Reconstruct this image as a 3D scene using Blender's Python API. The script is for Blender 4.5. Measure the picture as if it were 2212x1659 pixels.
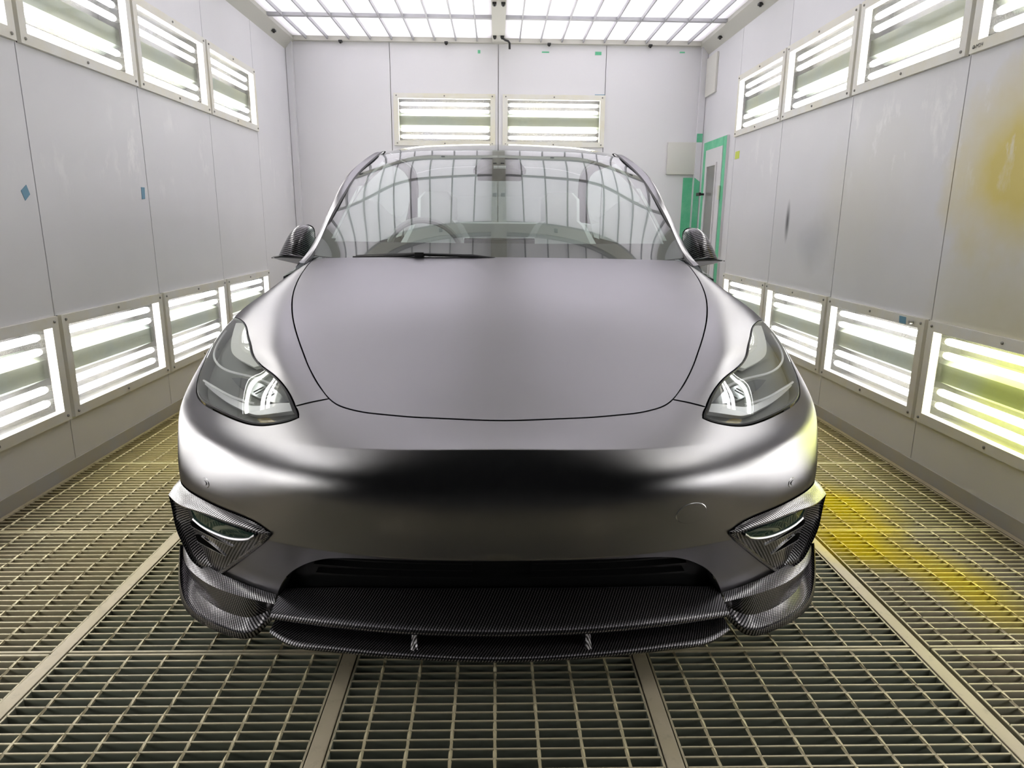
import bpy, bmesh, math, random
import numpy as np
from mathutils import Vector, Matrix
from mathutils.geometry import delaunay_2d_cdt

# ---------------------------------------------------------------- camera, world, exposure
SC = bpy.context.scene
COL = SC.collection
for o in list(bpy.data.objects):
    bpy.data.objects.remove(o)
H = 1.169                       # camera height
def cam_axes(pitch, yaw, roll):
    cp, sp, cy, sy = math.cos(pitch), math.sin(pitch), math.cos(yaw), math.sin(yaw)
    f = Vector((sy*cp, cy*cp, -sp)); r = Vector((cy, -sy, 0)); d = f.cross(r)
    c, s = math.cos(roll), math.sin(roll)
    return c*r+s*d, -s*r+c*d, f
_r, _d, _f = cam_axes(0.233817, 0.024348, -0.008356)
cd = bpy.data.cameras.new('camera'); cam = bpy.data.objects.new('camera', cd); COL.objects.link(cam)
cd.sensor_width = 36.0; cd.lens = 1480.0/2212*36.0; cd.clip_start = .02; cd.clip_end = 60
cam.matrix_world = Matrix(((_r.x, -_d.x, -_f.x, 0), (_r.y, -_d.y, -_f.y, 0), (_r.z, -_d.z, -_f.z, H), (0, 0, 0, 1)))
SC.camera = cam
w = bpy.data.worlds.new('hall'); SC.world = w; w.use_nodes = True
w.node_tree.nodes['Background'].inputs[0].default_value = (.5, .55, .6, 1)     # dim hall beyond the open booth front
w.node_tree.nodes['Background'].inputs[1].default_value = .003
SC.view_settings.view_transform = 'Standard'; SC.view_settings.look = 'None'
SC.view_settings.gamma = 1; SC.view_settings.use_curve_mapping = False
SC.view_settings.exposure = EXPOSURE = 0.6
SC.cycles.use_denoising = True
SC.cycles.max_bounces = 9; SC.cycles.diffuse_bounces = 6; SC.cycles.glossy_bounces = 4
SC.cycles.transparent_max_bounces = 12; SC.cycles.caustics_reflective = False; SC.cycles.caustics_refractive = False
SC.cycles.sample_clamp_indirect = 6.0
TUBE = 11.0                     # light given off by each fluorescent tube

# room: x right, y away from the camera, z up (metres)
WL, WR, YB, YF, ZC = -1.983, 2.017, 7.074, .12, 2.82
PITCH = .984; Y0 = 3.112        # wall bays
AX, TIP = .016, 1.46            # car axis and nose

# lamps in the plenum above the translucent ceiling filters, one bank per filter field
PLENUM = 14.0
def plenum_light(x0, x1, y0, y1, k):
    l = bpy.data.lights.new('plenum_light', 'AREA'); l.shape = 'RECTANGLE'; l.size = x1-x0-.06; l.size_y = y1-y0-.04; l.energy = k*PLENUM*(x1-x0)*(y1-y0)/3.; l.color = (.985, .975, 1.)
    o = bpy.data.objects.new('plenum_light', l); o.location = ((x0+x1)/2, (y0+y1)/2, ZC+.09); COL.objects.link(o)
CB = (-.042, .074)
for ya_, yb_, k_ in ((5.41, 7.06, 1.4), (3.67, 5.29, 1.3), (1.93, 3.55, .6), (.20, 1.81, .12)):      # the banks near the booth front are mostly off
    for xa_, xb_ in ((WL+.07, CB[0]), (CB[1], WR-.07)): plenum_light(xa_, xb_, ya_, yb_, k_)

# ---------------------------------------------------------------- materials
def mat(name, col, rough=.5, metal=0., **k):
    m = bpy.data.materials.new(name); m.use_nodes = True
    b = m.node_tree.nodes['Principled BSDF']
    b.inputs['Base Color'].default_value = (*col, 1); b.inputs['Roughness'].default_value = rough
    b.inputs['Metallic'].default_value = metal
    for a, v in k.items():
        b.inputs[a.replace('_', ' ')].default_value = v
    return m
class NT:
    """tiny node helper"""
    def __init__(s, m): s.m = m; s.t = m.node_tree; s.b = s.t.nodes.get('Principled BSDF'); s.out = s.t.nodes['Material Output']
    def n(s, typ, ins=None, **props):
        x = s.t.nodes.new(typ)
        for k, v in props.items(): setattr(x, k, v)
        for k, v in (ins or {}).items():
            if hasattr(v, 'is_output'): s.t.links.new(v, x.inputs[k])
            else: x.inputs[k].default_value = v
        return x
    def link(s, a, b): s.t.links.new(a, b)
    def math(s, op, a, b=0., c=0.):
        return s.n('ShaderNodeMath', {0: a, 1: b, 2: c}, operation=op).outputs[0]
    def mix(s, f, a, b):
        x = s.n('ShaderNodeMix', data_type='RGBA')
        for i, v in ((0, f), (6, a), (7, b)):
            if hasattr(v, 'is_output'): s.link(v, x.inputs[i])
            else: x.inputs[i].default_value = (*v, 1) if isinstance(v, tuple) and len(v) == 3 else v
        return x.outputs[2]
    def noise(s, vec, scale, detail=3., rough=.55):
        return s.n('ShaderNodeTexNoise', {'Vector': vec, 'Scale': scale, 'Detail': detail, 'Roughness': rough}).outputs[0]
    def ramp(s, f, a, b):
        return s.n('ShaderNodeMapRange', {0: f, 1: a, 2: b, 3: 0., 4: 1.}, clamp=True).outputs[0]
    def pos(s): return s.n('ShaderNodeNewGeometry').outputs['Position']
    def blob(s, pos, c, r, warp=None):
        # 1 inside an ellipsoidal stain, fading out
        v = s.n('ShaderNodeVectorMath', {0: pos, 1: c}, operation='SUBTRACT').outputs[0]
        v = s.n('ShaderNodeVectorMath', {0: v, 1: tuple(1/q for q in r)}, operation='MULTIPLY').outputs[0]
        d = s.n('ShaderNodeVectorMath', {0: v}, operation='LENGTH').outputs['Value']
        if warp is not None: d = s.math('ADD', d, s.math('MULTIPLY', s.math('SUBTRACT', warp, .5), 1.5))
        return s.ramp(d, 1.25, .25)

def wall_material(name, side):
    m = mat(name, (.6, .6, .62), .42); t = NT(m); p = t.pos()
    big = t.noise(p, .9, 3); fine = t.noise(p, 5., 5, .65)
    z = t.n('ShaderNodeSeparateXYZ', {0: p}).outputs[2]
    c = t.mix(t.ramp(big, .35, .7), (.74, .735, .765), (.79, .785, .81))
    low = t.math('MULTIPLY', t.ramp(t.math('ADD', z, t.math('MULTIPLY', big, .9)), 1.75, .25), .55)
    c = t.mix(low, c, (.77, .75, .68))                                   # old overspray and the yellow floor's reflected light, both put into the lower colour
    if side == 'right':
        wv = t.noise(p, 2.2, 4)
        c = t.mix(t.math('MULTIPLY', t.blob(p, (WR, 2.76, 1.40), (.5, .36, .34), wv), .9), c, (.72, .58, .10))
        c = t.mix(t.math('MULTIPLY', t.blob(p, (WR, 3.9, 1.25), (.5, .5, .4), wv), .18), c, (.62, .56, .25))
        c = t.mix(t.math('MULTIPLY', t.blob(p, (WR, 2.6, .75), (.5, .5, .4), wv), .5), c, (.60, .54, .20))
        c = t.mix(t.math('MULTIPLY', t.blob(p, (WR, 4.835, 1.18), (.5, .032, .125)), .9), c, (.04, .04, .05))
        c = t.mix(t.math('MULTIPLY', t.blob(p, (WR, 4.4, 1.05), (.5, .22, .16), wv), .35), c, (.36, .37, .42))
    # wiped, lighter streaks
    st = t.n('ShaderNodeVectorMath', {0: p, 1: (1., 2.2, 1.)}, operation='MULTIPLY').outputs[0]
    band = t.math('MULTIPLY', t.ramp(z, 1.2, 1.5), t.ramp(z, 1.95, 1.7))
    sm = t.math('MULTIPLY', t.ramp(t.noise(st, 3.1, 6, .68), .555, .66), t.math('MULTIPLY', band, t.ramp(t.noise(p, 1.7, 2), .46, .62)))
    c = t.mix(t.math('MULTIPLY', sm, .85), c, (.90, .89, .90))
    t.link(c, t.b.inputs['Base Color'])
    t.link(t.math('ADD', t.math('MULTIPLY', fine, .25), .30), t.b.inputs['Roughness'])
    return m
M = {}
M['wall_left'] = wall_material('wall_panel_left', 'left')
M['wall_right'] = wall_material('wall_panel_right', 'right')
M['wall_back'] = mat('wall_panel_back', (.78, .775, .80), .4)
M['joint'] = mat('panel_joint', (.34, .33, .32), .7)
M['post'] = mat('lamp_post_grey', (.52, .51, .47), .5)
def dusty(name, a, b, rough=.5, sc=6., metal=0.):
    m = mat(name, a, rough, metal); t = NT(m); p = t.pos()
    t.link(t.mix(t.ramp(t.noise(p, sc, 5, .65), .38, .68), a, b), t.b.inputs['Base Color']); return m
M['frame'] = dusty('lamp_frame_paint', (.80, .79, .75), (.79, .75, .62), .45, 4.)
M['frame_back'] = dusty('back_lamp_frame_paint', (.80, .79, .73), (.78, .75, .60), .45, 4.)
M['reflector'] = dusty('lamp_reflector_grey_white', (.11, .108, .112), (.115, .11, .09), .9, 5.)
M['ridge'] = dusty('lamp_reflector_ridge', (.25, .285, .255), (.27, .285, .215), .9, 3.)
M['bolt'] = mat('bolt_steel', (.25, .24, .22), .4, .8)
def emission(name, col, k):
    m = bpy.data.materials.new(name); m.use_nodes = True; t = NT(m); t.t.nodes.remove(t.b)
    e = t.n('ShaderNodeEmission', {'Color': (*col, 1), 'Strength': k}); t.link(e.outputs[0], t.out.inputs[0]); return m
M['tube'] = emission('fluorescent_tube', (.985, .975, 1.), TUBE)
M['tube_cap'] = mat('tube_cap', (.6, .6, .62), .35, .6)
def pane(name, tint, stain=None, gloss=.06, haze=.05):
    m = bpy.data.materials.new(name); m.use_nodes = True; t = NT(m); t.t.nodes.remove(t.b)
    col = (*tint, 1); hz = haze
    if stain:
        p = t.pos(); s = t.math('MULTIPLY', t.ramp(t.noise(p, 2.3, 4), .38, .62), stain[1])
        if len(stain) > 2: s = t.math('MULTIPLY', t.ramp(t.math('ADD', t.n('ShaderNodeSeparateXYZ', {0: p}).outputs[1], t.math('MULTIPLY', t.noise(p, 5., 4), .5)), 3.45, 2.85), stain[1])
        col = t.mix(s, tint, stain[0]); hz = t.math('ADD', t.math('MULTIPLY', s, .04), haze)
    a = t.n('ShaderNodeBsdfTransparent', {'Color': col}); g = t.n('ShaderNodeBsdfGlossy', {'Roughness': .03, 'Color': (1, 1, 1, 1)})
    d = t.n('ShaderNodeBsdfTranslucent', {'Color': col})
    x = t.n('ShaderNodeMixShader', {0: hz, 1: a.outputs[0], 2: d.outputs[0]})
    y = t.n('ShaderNodeMixShader', {0: gloss, 1: x.outputs[0], 2: g.outputs[0]})
    t.link(y.outputs[0], t.out.inputs[0]); return m
M['pane'] = pane('lamp_glass', (.97, .97, .95), ((.93, .91, .74), .5), .06, .012)
M['pane_yellow'] = pane('lamp_glass_oversprayed', (.97, .96, .84), ((.82, .87, .30), 1., True), .05, .02)
m_ = bpy.data.materials.new('ceiling_filter_fabric'); m_.use_nodes = True; t = NT(m_); t.t.nodes.remove(t.b); M['filter'] = m_
_n = t.n('ShaderNodeBump', {'Strength': .15, 'Distance': .004, 'Height': t.noise(t.pos(), 130., 2)}).outputs[0]
_x = t.n('ShaderNodeMixShader', {0: .5, 1: t.n('ShaderNodeBsdfDiffuse', {'Color': (.93, .92, .93, 1), 'Normal': _n}).outputs[0], 2: t.n('ShaderNodeBsdfTranslucent', {'Color': (.9, .89, .91, 1)}).outputs[0]})
t.link(_x.outputs[0], t.out.inputs[0])
M['tbar'] = mat('ceiling_bar_grey', (.45, .45, .47), .45, .3)
M['beam'] = mat('ceiling_beam_cream', (.60, .59, .54), .5)
M['clip'] = mat('black_rubber_clip', (.02, .02, .02), .5)
M['base'] = dusty('skirting_grey', (.50, .495, .48), (.55, .50, .36), .5, 3.)
def grate_material(name, a, b, side_shade=None):
    m = mat(name, a, .5, .15); t = NT(m); p = t.pos()
    sx = t.n('ShaderNodeSeparateXYZ', {0: p}); wv = t.noise(p, 2.4, 4, .6)
    c = t.mix(t.ramp(t.noise(p, 7., 4, .6), .35, .68), a, b)
    if side_shade:
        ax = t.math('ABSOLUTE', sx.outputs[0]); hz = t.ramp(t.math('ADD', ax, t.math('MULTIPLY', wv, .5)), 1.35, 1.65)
        side_shade = t.mix(hz, side_shade, (.34, .30, .22))
        c = t.mix(t.ramp(sx.outputs[2], -.0012, -.004), c, side_shade)          # tops scrubbed paler; the shade between bars is put into the side colour
    far = t.ramp(t.math('ADD', sx.outputs[1], t.math('MULTIPLY', wv, 1.6)), 3.0, 4.6)
    c = t.mix(t.math('MULTIPLY', far, .55), c, (.62, .53, .19))
    for cc, rr, k in (((1.45, 2.68, 0), (.22, .30, .5), 1.), ((1.38, 2.36, 0), (.20, .22, .5), .95), ((1.56, 2.06, 0), (.14, .30, .5), .75), ((1.2, 2.9, 0), (.2, .4, .5), .6), ((-1.5, 3.5, 0), (.5, .8, .5), .45), ((-1.25, 2.3, 0), (.5, .5, .5), .2)):
        c = t.mix(t.math('MULTIPLY', t.blob(p, cc, rr, wv), k), c, (.86, .69, .01) if cc[0] > 0 else (.55, .46, .10))
    dirt = t.ramp(t.noise(p, 26., 4, .7), .55, .75)
    c = t.mix(t.math('MULTIPLY', dirt, .35), c, (.16, .15, .11))
    t.link(c, t.b.inputs['Base Color']); return m
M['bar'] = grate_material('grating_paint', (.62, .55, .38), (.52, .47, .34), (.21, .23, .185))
M['rod'] = grate_material('grating_rod_paint', (.64, .57, .38), (.56, .49, .31))
M['floorbeam'] = grate_material('floor_beam_paint', (.55, .48, .36), (.50, .44, .31))
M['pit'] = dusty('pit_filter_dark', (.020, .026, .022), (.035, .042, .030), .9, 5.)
M['dark_floor'] = dusty('unseen_dark_floor', (.02, .02, .02), (.014, .014, .014), .8, 3.)
M['white'] = mat('white_paint', (.72, .715, .73), .4)
M['cream'] = mat('cream_plate', (.72, .71, .66), .45)
M['greentape'] = dusty('green_masking_tape', (.12, .55, .30), (.20, .62, .38), .6, 9.)
M['bluetape'] = mat('blue_tape', (.16, .33, .46), .6)
M['yellownote'] = mat('yellow_note', (.62, .72, .10), .6)
M['doorglass'] = mat('door_window_glass', (.24, .24, .23), .08)
M['dark'] = mat('black_gap', (.004, .004, .004), .8, Specular_IOR_Level=0.)
M['black'] = mat('black_plastic', (.012, .012, .013), .45)
M['rubber'] = mat('tyre_rubber', (.015, .015, .015), .7)
M['wire'] = mat('steel_wire', (.5, .5, .48), .3, .9)
M['ink'] = mat('marker_ink', (.10, .095, .09), .7)
# car paint: satin grey-violet metallic
def satin(name, col, rough, base=.05):
    m = bpy.data.materials.new(name); m.use_nodes = True; t = NT(m); t.t.nodes.remove(t.b)
    g = t.n('ShaderNodeBsdfAnisotropic', {'Color': (*col, 1), 'Roughness': rough}, distribution='BECKMANN')
    d = t.n('ShaderNodeBsdfDiffuse', {'Color': (*(c*.8 for c in col), 1)})
    x = t.n('ShaderNodeMixShader', {0: base, 1: g.outputs[0], 2: d.outputs[0]}); t.link(x.outputs[0], t.out.inputs[0]); return m
M['paint'] = satin('satin_grey_paint', (.365, .359, .376), .34)
def carbon(name, period=.0075, plain=False, wt=(1., .62, .35)):
    m = mat(name, (.03, .03, .032), .27, .85); t = NT(m)
    tc = t.n('ShaderNodeTexCoord'); s = t.n('ShaderNodeSeparateXYZ', {0: tc.outputs['Object' if plain else 'UV']})
    ax = t.math('ABSOLUTE', s.outputs[0])
    c = t.math('ADD', t.math('ADD', t.math('MULTIPLY', ax, wt[0]), t.math('MULTIPLY', s.outputs[1], wt[1])), t.math('MULTIPLY', s.outputs[2], wt[2])) if plain else t.math('ADD', s.outputs[0], t.math('MULTIPLY', s.outputs[1], .45))
    wv = t.math('SINE', t.math('MULTIPLY', c, 2*math.pi/period))
    f = t.ramp(wv, -.55, .55)
    # the crossing tow shows as a finer break in the stripes
    c2 = t.math('SUBTRACT', t.math('MULTIPLY', s.outputs[1], .9), t.math('MULTIPLY', s.outputs[0], .45))
    g = t.ramp(t.math('SINE', t.math('MULTIPLY', c2, 2*math.pi/(period*.8))), -1., 1.)
    f = t.math('MULTIPLY', f, t.math('ADD', t.math('MULTIPLY', g, .35), .65))
    t.link(t.mix(f, (.008, .008, .009), (.36, .345, .37)), t.b.inputs['Base Color'])
    t.link(t.n('ShaderNodeBump', {'Strength': .25, 'Distance': .0006, 'Height': f}).outputs[0], t.b.inputs['Normal'])
    t.b.inputs['Coat Weight'].default_value = .25; t.b.inputs['Coat Roughness'].default_value = .12
    return m
M['carbon'] = carbon('carbon_fibre_twill')
M['carbon_plain'] = carbon('carbon_fibre_plain', plain=True)
M['carbon_mirror'] = carbon('carbon_fibre_mirror', .0085, True, (-.30, .25, 1.))
def thin_glass(name, tint, ior, rough=.0, haze=0., hcol=(1, 1, 1)):
    m = bpy.data.materials.new(name); m.use_nodes = True; t = NT(m); t.t.nodes.remove(t.b)
    ge = t.n('ShaderNodeNewGeometry')                       # Schlick reflectance, the same from both sides of the thin sheet
    dt = t.math('ABSOLUTE', t.n('ShaderNodeVectorMath', {0: ge.outputs['Normal'], 1: ge.outputs['Incoming']}, operation='DOT_PRODUCT').outputs['Value'])
    f0 = ((ior-1)/(ior+1))**2
    fr = t.math('ADD', t.math('MULTIPLY', t.math('POWER', t.math('SUBTRACT', 1., dt), 5.), 1-f0), f0)
    a = t.n('ShaderNodeBsdfTransparent', {'Color': (*tint, 1)}); g = t.n('ShaderNodeBsdfGlossy', {'Roughness': rough, 'Color': (1, 1, 1, 1)})
    src = a.outputs[0]
    if haze:
        d = t.n('ShaderNodeBsdfDiffuse', {'Color': (*hcol, 1)}); src = t.n('ShaderNodeMixShader', {0: haze, 1: src, 2: d.outputs[0]}).outputs[0]
    y = t.n('ShaderNodeMixShader', {0: fr, 1: src, 2: g.outputs[0]}); t.link(y.outputs[0], t.out.inputs[0]); return m
M['windshield'] = thin_glass('windshield_glass', (.72, .785, .765), 2.45, haze=.03, hcol=(.80, .83, .83))  # pale haze mixed in as the brightness of the cabin behind the glass
M['sideglass'] = thin_glass('side_window_glass', (.84, .94, .90), 1.6)
M['roofglass'] = thin_glass('roof_glass', (.55, .60, .58), 1.9)
M['frit'] = mat('windshield_black_border', (.015, .014, .015), .03, 0., IOR=2.9)
M['lens'] = thin_glass('headlight_clear_lens', (.93, .95, .94), 1.85)
M['bowl'] = mat('headlight_bowl_grey', (.25, .26, .25), .35, 0.)
M['ceiling_reflection'] = mat('painted_reflection_white', (.90, .90, .86), .3)
M['silver'] = mat('headlight_silver', (.75, .75, .78), .25, .8)
M['blade'] = mat('headlight_blade_light', (.72, .72, .75), .25, .25)
M['guide'] = mat('light_guide_white', (.88, .88, .90), .2)
M['chrome'] = mat('chrome_edge', (.85, .85, .87), .08, 1.)
M['amber'] = mat('amber_reflector', (.32, .22, .03), .3)
M['projector'] = mat('projector_lens', (.20, .21, .22), .08, .5)
M['foglens'] = mat('fog_lamp_lens', (.012, .045, .036), .06, .3)
M['cabin'] = mat('cabin_trim_light', (.55, .55, .56), .6)
M['cabindark'] = mat('cabin_trim_dark', (.06, .06, .065), .5)
M['seat'] = mat('seat_leather_white', (.60, .60, .61), .5)
M['screen'] = mat('centre_screen', (.02, .02, .022), .08)
M['rim'] = mat('wheel_rim', (.10, .10, .105), .3, .8)

# ---------------------------------------------------------------- helpers
def link(o, parent=None):
    COL.objects.link(o)
    if parent is not None: o.parent = parent
    return o
def mesh(name, V, F, m, parent=None, smooth=False, loc=None):
    me = bpy.data.meshes.new(name); me.from_pydata([tuple(map(float, v)) for v in V], [], [tuple(int(i) for i in f) for f in F])
    if m is not None: me.materials.append(m)
    me.update()
    o = bpy.data.objects.new(name, me)
    if loc: o.location = loc
    if smooth: shade(me, smooth if not isinstance(smooth, bool) else 40)
    return link(o, parent)
def shade(me, ang=40):
    bm = bmesh.new(); bm.from_mesh(me); ca = math.radians(ang)
    for f in bm.faces: f.smooth = True
    for e in bm.edges:
        e.smooth = not (len(e.link_faces) == 2 and e.calc_face_angle(0) > ca)
    bm.to_mesh(me); bm.free()
def fixn(o):
    bm = bmesh.new(); bm.from_mesh(o.data); bmesh.ops.recalc_face_normals(bm, faces=bm.faces); bm.to_mesh(o.data); bm.free(); return o
def empty(name, loc=(0, 0, 0), rz=0.):
    o = bpy.data.objects.new(name, None); o.location = loc; o.rotation_euler = (0, 0, rz); o.empty_display_size = .1; return link(o)
def tag(o, label=None, cat=None, group=None, kind=None):
    for k, v in (('label', label), ('category', cat), ('group', group), ('kind', kind)):
        if v: o[k] = v
    return o
class MB:
    """collects boxes and prisms into one mesh"""
    def __init__(s): s.V = []; s.F = []
    def add(s, V, F):
        n = len(s.V); s.V += [tuple(v) for v in V]; s.F += [tuple(i+n for i in f) for f in F]; return s
    def box(s, x0, x1, y0, y1, z0, z1):
        return s.add([(x, y, z) for x in (x0, x1) for y in (y0, y1) for z in (z0, z1)],
                     [(0, 1, 3, 2), (4, 6, 7, 5), (0, 4, 5, 1), (2, 3, 7, 6), (0, 2, 6, 4), (1, 5, 7, 3)])
    def tube(s, pts, r, n=8, cap=True):
        pts = [Vector(p) for p in pts]; rs = r if isinstance(r, (list, tuple)) else [r]*len(pts); V = []; F = []
        for i, p in enumerate(pts):
            d = (pts[min(i+1, len(pts)-1)]-pts[max(i-1, 0)]).normalized()
            a = d.cross(Vector((0, 0, 1)) if abs(d.z) < .9 else Vector((1, 0, 0))).normalized(); b = d.cross(a)
            V += [p+(a*math.cos(2*math.pi*k/n)+b*math.sin(2*math.pi*k/n))*rs[i] for k in range(n)]
        for i in range(len(pts)-1):
            F += [(i*n+k, i*n+(k+1) % n, (i+1)*n+(k+1) % n, (i+1)*n+k) for k in range(n)]
        if cap: F += [tuple(range(n))[::-1], tuple(range((len(pts)-1)*n, len(pts)*n))]
        return s.add(V, F)
    def build(s, name, m, parent=None, smooth=False, loc=None): return mesh(name, s.V, s.F, m, parent, smooth, loc)
def copy(o, parent):
    c = o.copy(); COL.objects.link(c); c.parent = parent; return c
def bevel_box(x0, x1, y0, y1, z0, z1, b=.004):
    bm = bmesh.new(); mb = MB().box(x0, x1, y0, y1, z0, z1)
    vs = [bm.verts.new(v) for v in mb.V]
    for f in mb.F: bm.faces.new([vs[i] for i in f])
    bmesh.ops.recalc_face_normals(bm, faces=bm.faces)
    bmesh.ops.bevel(bm, geom=list(bm.edges), offset=b, segments=2, affect='EDGES', profile=.7)
    V = [v.co.copy() for v in bm.verts]; bm.verts.index_update(); F = [[v.index for v in f.verts] for f in bm.faces]; bm.free(); return V, F
# ---------------------------------------------------------------- car body surface (splines through a net of measured points)
def spl1(t,P,q,d0=None,d1=None):
    # cubic spline through P(t) evaluated at q; natural unless end slopes given
    t=np.asarray(t,float);P=np.asarray(P,float);q=np.asarray(q,float)
    sh=P.shape[1:];P=P.reshape(len(t),-1);n=len(t);h=np.diff(t)
    A=np.zeros((n,n));B=np.zeros_like(P);s=np.diff(P,axis=0)/h[:,None]
    for i in range(1,n-1):
        A[i,i-1]=h[i];A[i,i]=2*(h[i-1]+h[i]);A[i,i+1]=h[i-1]
        B[i]=3*(h[i]*s[i-1]+h[i-1]*s[i])
    if d0 is None: A[0,0]=2;A[0,1]=1;B[0]=3*s[0]
    else: A[0,0]=1;B[0]=np.asarray(d0).reshape(-1)
    if d1 is None: A[-1,-1]=2;A[-1,-2]=1;B[-1]=3*s[-1]
    else: A[-1,-1]=1;B[-1]=np.asarray(d1).reshape(-1)
    m=np.linalg.solve(A,B)
    k=np.clip(np.searchsorted(t,q,side='right')-1,0,n-2);x=((q-t[k])/h[k])[:,None];hh=h[k][:,None]
    r=(P[k]*(2*x**3-3*x**2+1)+P[k+1]*(3*x**2-2*x**3)+hh*m[k]*(x**3-2*x**2+x)+hh*m[k+1]*(x**3-x**2))
    return r.reshape((len(q),)+sh)
def slopes(t,P):
    e=1e-4;t=np.asarray(t,float)
    q=np.clip(t,t[0]+e,t[-1]-e);return (spl1(t,P,q+e)-spl1(t,P,q-e))/(2*e)
U8=[0,.17,.33,.46,.58,.70,.82,1.0]
ROWS=[ # v, [(u,x,y,z)...] for the half with x>=0 ; car metres: y back from the nose, z up
(0.0,[(0,0,.150,.185),(.17,.25,.157,.183),(.33,.47,.187,.17),(.46,.63,.230,.165),(.58,.77,.295,.168),(.70,.872,.375,.172),(.82,.925,.44,.18),(1,.945,.53,.19)]),
(0.8,[(0,0,.115,.275),(.17,.25,.122,.275),(.33,.47,.155,.272),(.46,.63,.205,.27),(.58,.772,.28,.274),(.70,.878,.37,.28),(.82,.928,.44,.285),(1,.946,.51,.295)]),
(1.6,[(0,0,.020,.388),(.17,.25,.028,.390),(.33,.47,.078,.391),(.46,.63,.145,.390),(.58,.770,.240,.389),(.70,.880,.350,.387),(.82,.928,.44,.388),(1,.945,.51,.395)]),
(2.6,[(0,0,.012,.47),(.17,.25,.02,.473),(.33,.47,.065,.478),(.46,.632,.13,.483),(.58,.775,.225,.49),(.70,.884,.34,.498),(.82,.927,.44,.507),(1,.943,.54,.52)]),
(3.6,[(0,0,.002,.575),(.17,.25,.010,.575),(.33,.47,.060,.575),(.46,.630,.138,.58),(.58,.766,.236,.59),(.70,.875,.354,.60),(.82,.925,.453,.61),(1,.947,.60,.625)]),
(4.4,[(0,0,.037,.658),(.17,.25,.052,.652),(.33,.46,.104,.645),(.46,.613,.176,.645),(.58,.754,.267,.652),(.70,.865,.388,.660),(.82,.923,.502,.670),(1,.954,.68,.69)]),
(5.2,[(0,0,.15,.697),(.17,.26,.167,.706),(.33,.43,.21,.716),(.46,.56,.275,.736),(.58,.695,.375,.752),(.70,.82,.475,.752),(.82,.905,.59,.742),(1,.95,.76,.728)]),
(6.0,[(0,0,.32,.787),(.17,.26,.33,.784),(.33,.46,.36,.781),(.43,.56,.39,.799),(.48,.60,.405,.811),(.58,.70,.465,.813),(.70,.815,.56,.810),(.82,.898,.665,.788),(1,.952,.84,.742)]),
(6.9,[(0,0,.55,.886),(.17,.26,.55,.882),(.33,.49,.57,.864),(.43,.605,.59,.867),(.48,.65,.60,.875),(.58,.735,.63,.869),(.70,.82,.695,.862),(.82,.895,.775,.827),(1,.952,.91,.745)]),
(8.0,[(0,0,.82,.972),(.17,.27,.82,.967),(.33,.53,.83,.948),(.43,.672,.835,.934),(.48,.712,.84,.932),(.58,.78,.86,.921),(.70,.852,.89,.889),(.82,.912,.93,.838),(1,.950,1.02,.735)]),
(9.1,[(0,0,1.1,1.035),(.17,.27,1.1,1.031),(.33,.55,1.11,1.015),(.43,.705,1.12,.999),(.48,.738,1.12,.992),(.58,.79,1.12,.960),(.70,.85,1.12,.908),(.82,.915,1.13,.85),(1,.948,1.18,.66)]),
(10.1,[(0,0,1.36,1.085),(.17,.27,1.36,1.08),(.33,.56,1.36,1.06),(.43,.70,1.36,1.035),(.48,.735,1.36,1.015),(.58,.78,1.36,.975),(.70,.855,1.36,.925),(.82,.918,1.36,.86),(1,.945,1.36,.60)]),
]
CREASE=((2,.44,.62),(5,.16,.42))   # net rows with an edge, fading out between these u values
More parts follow.
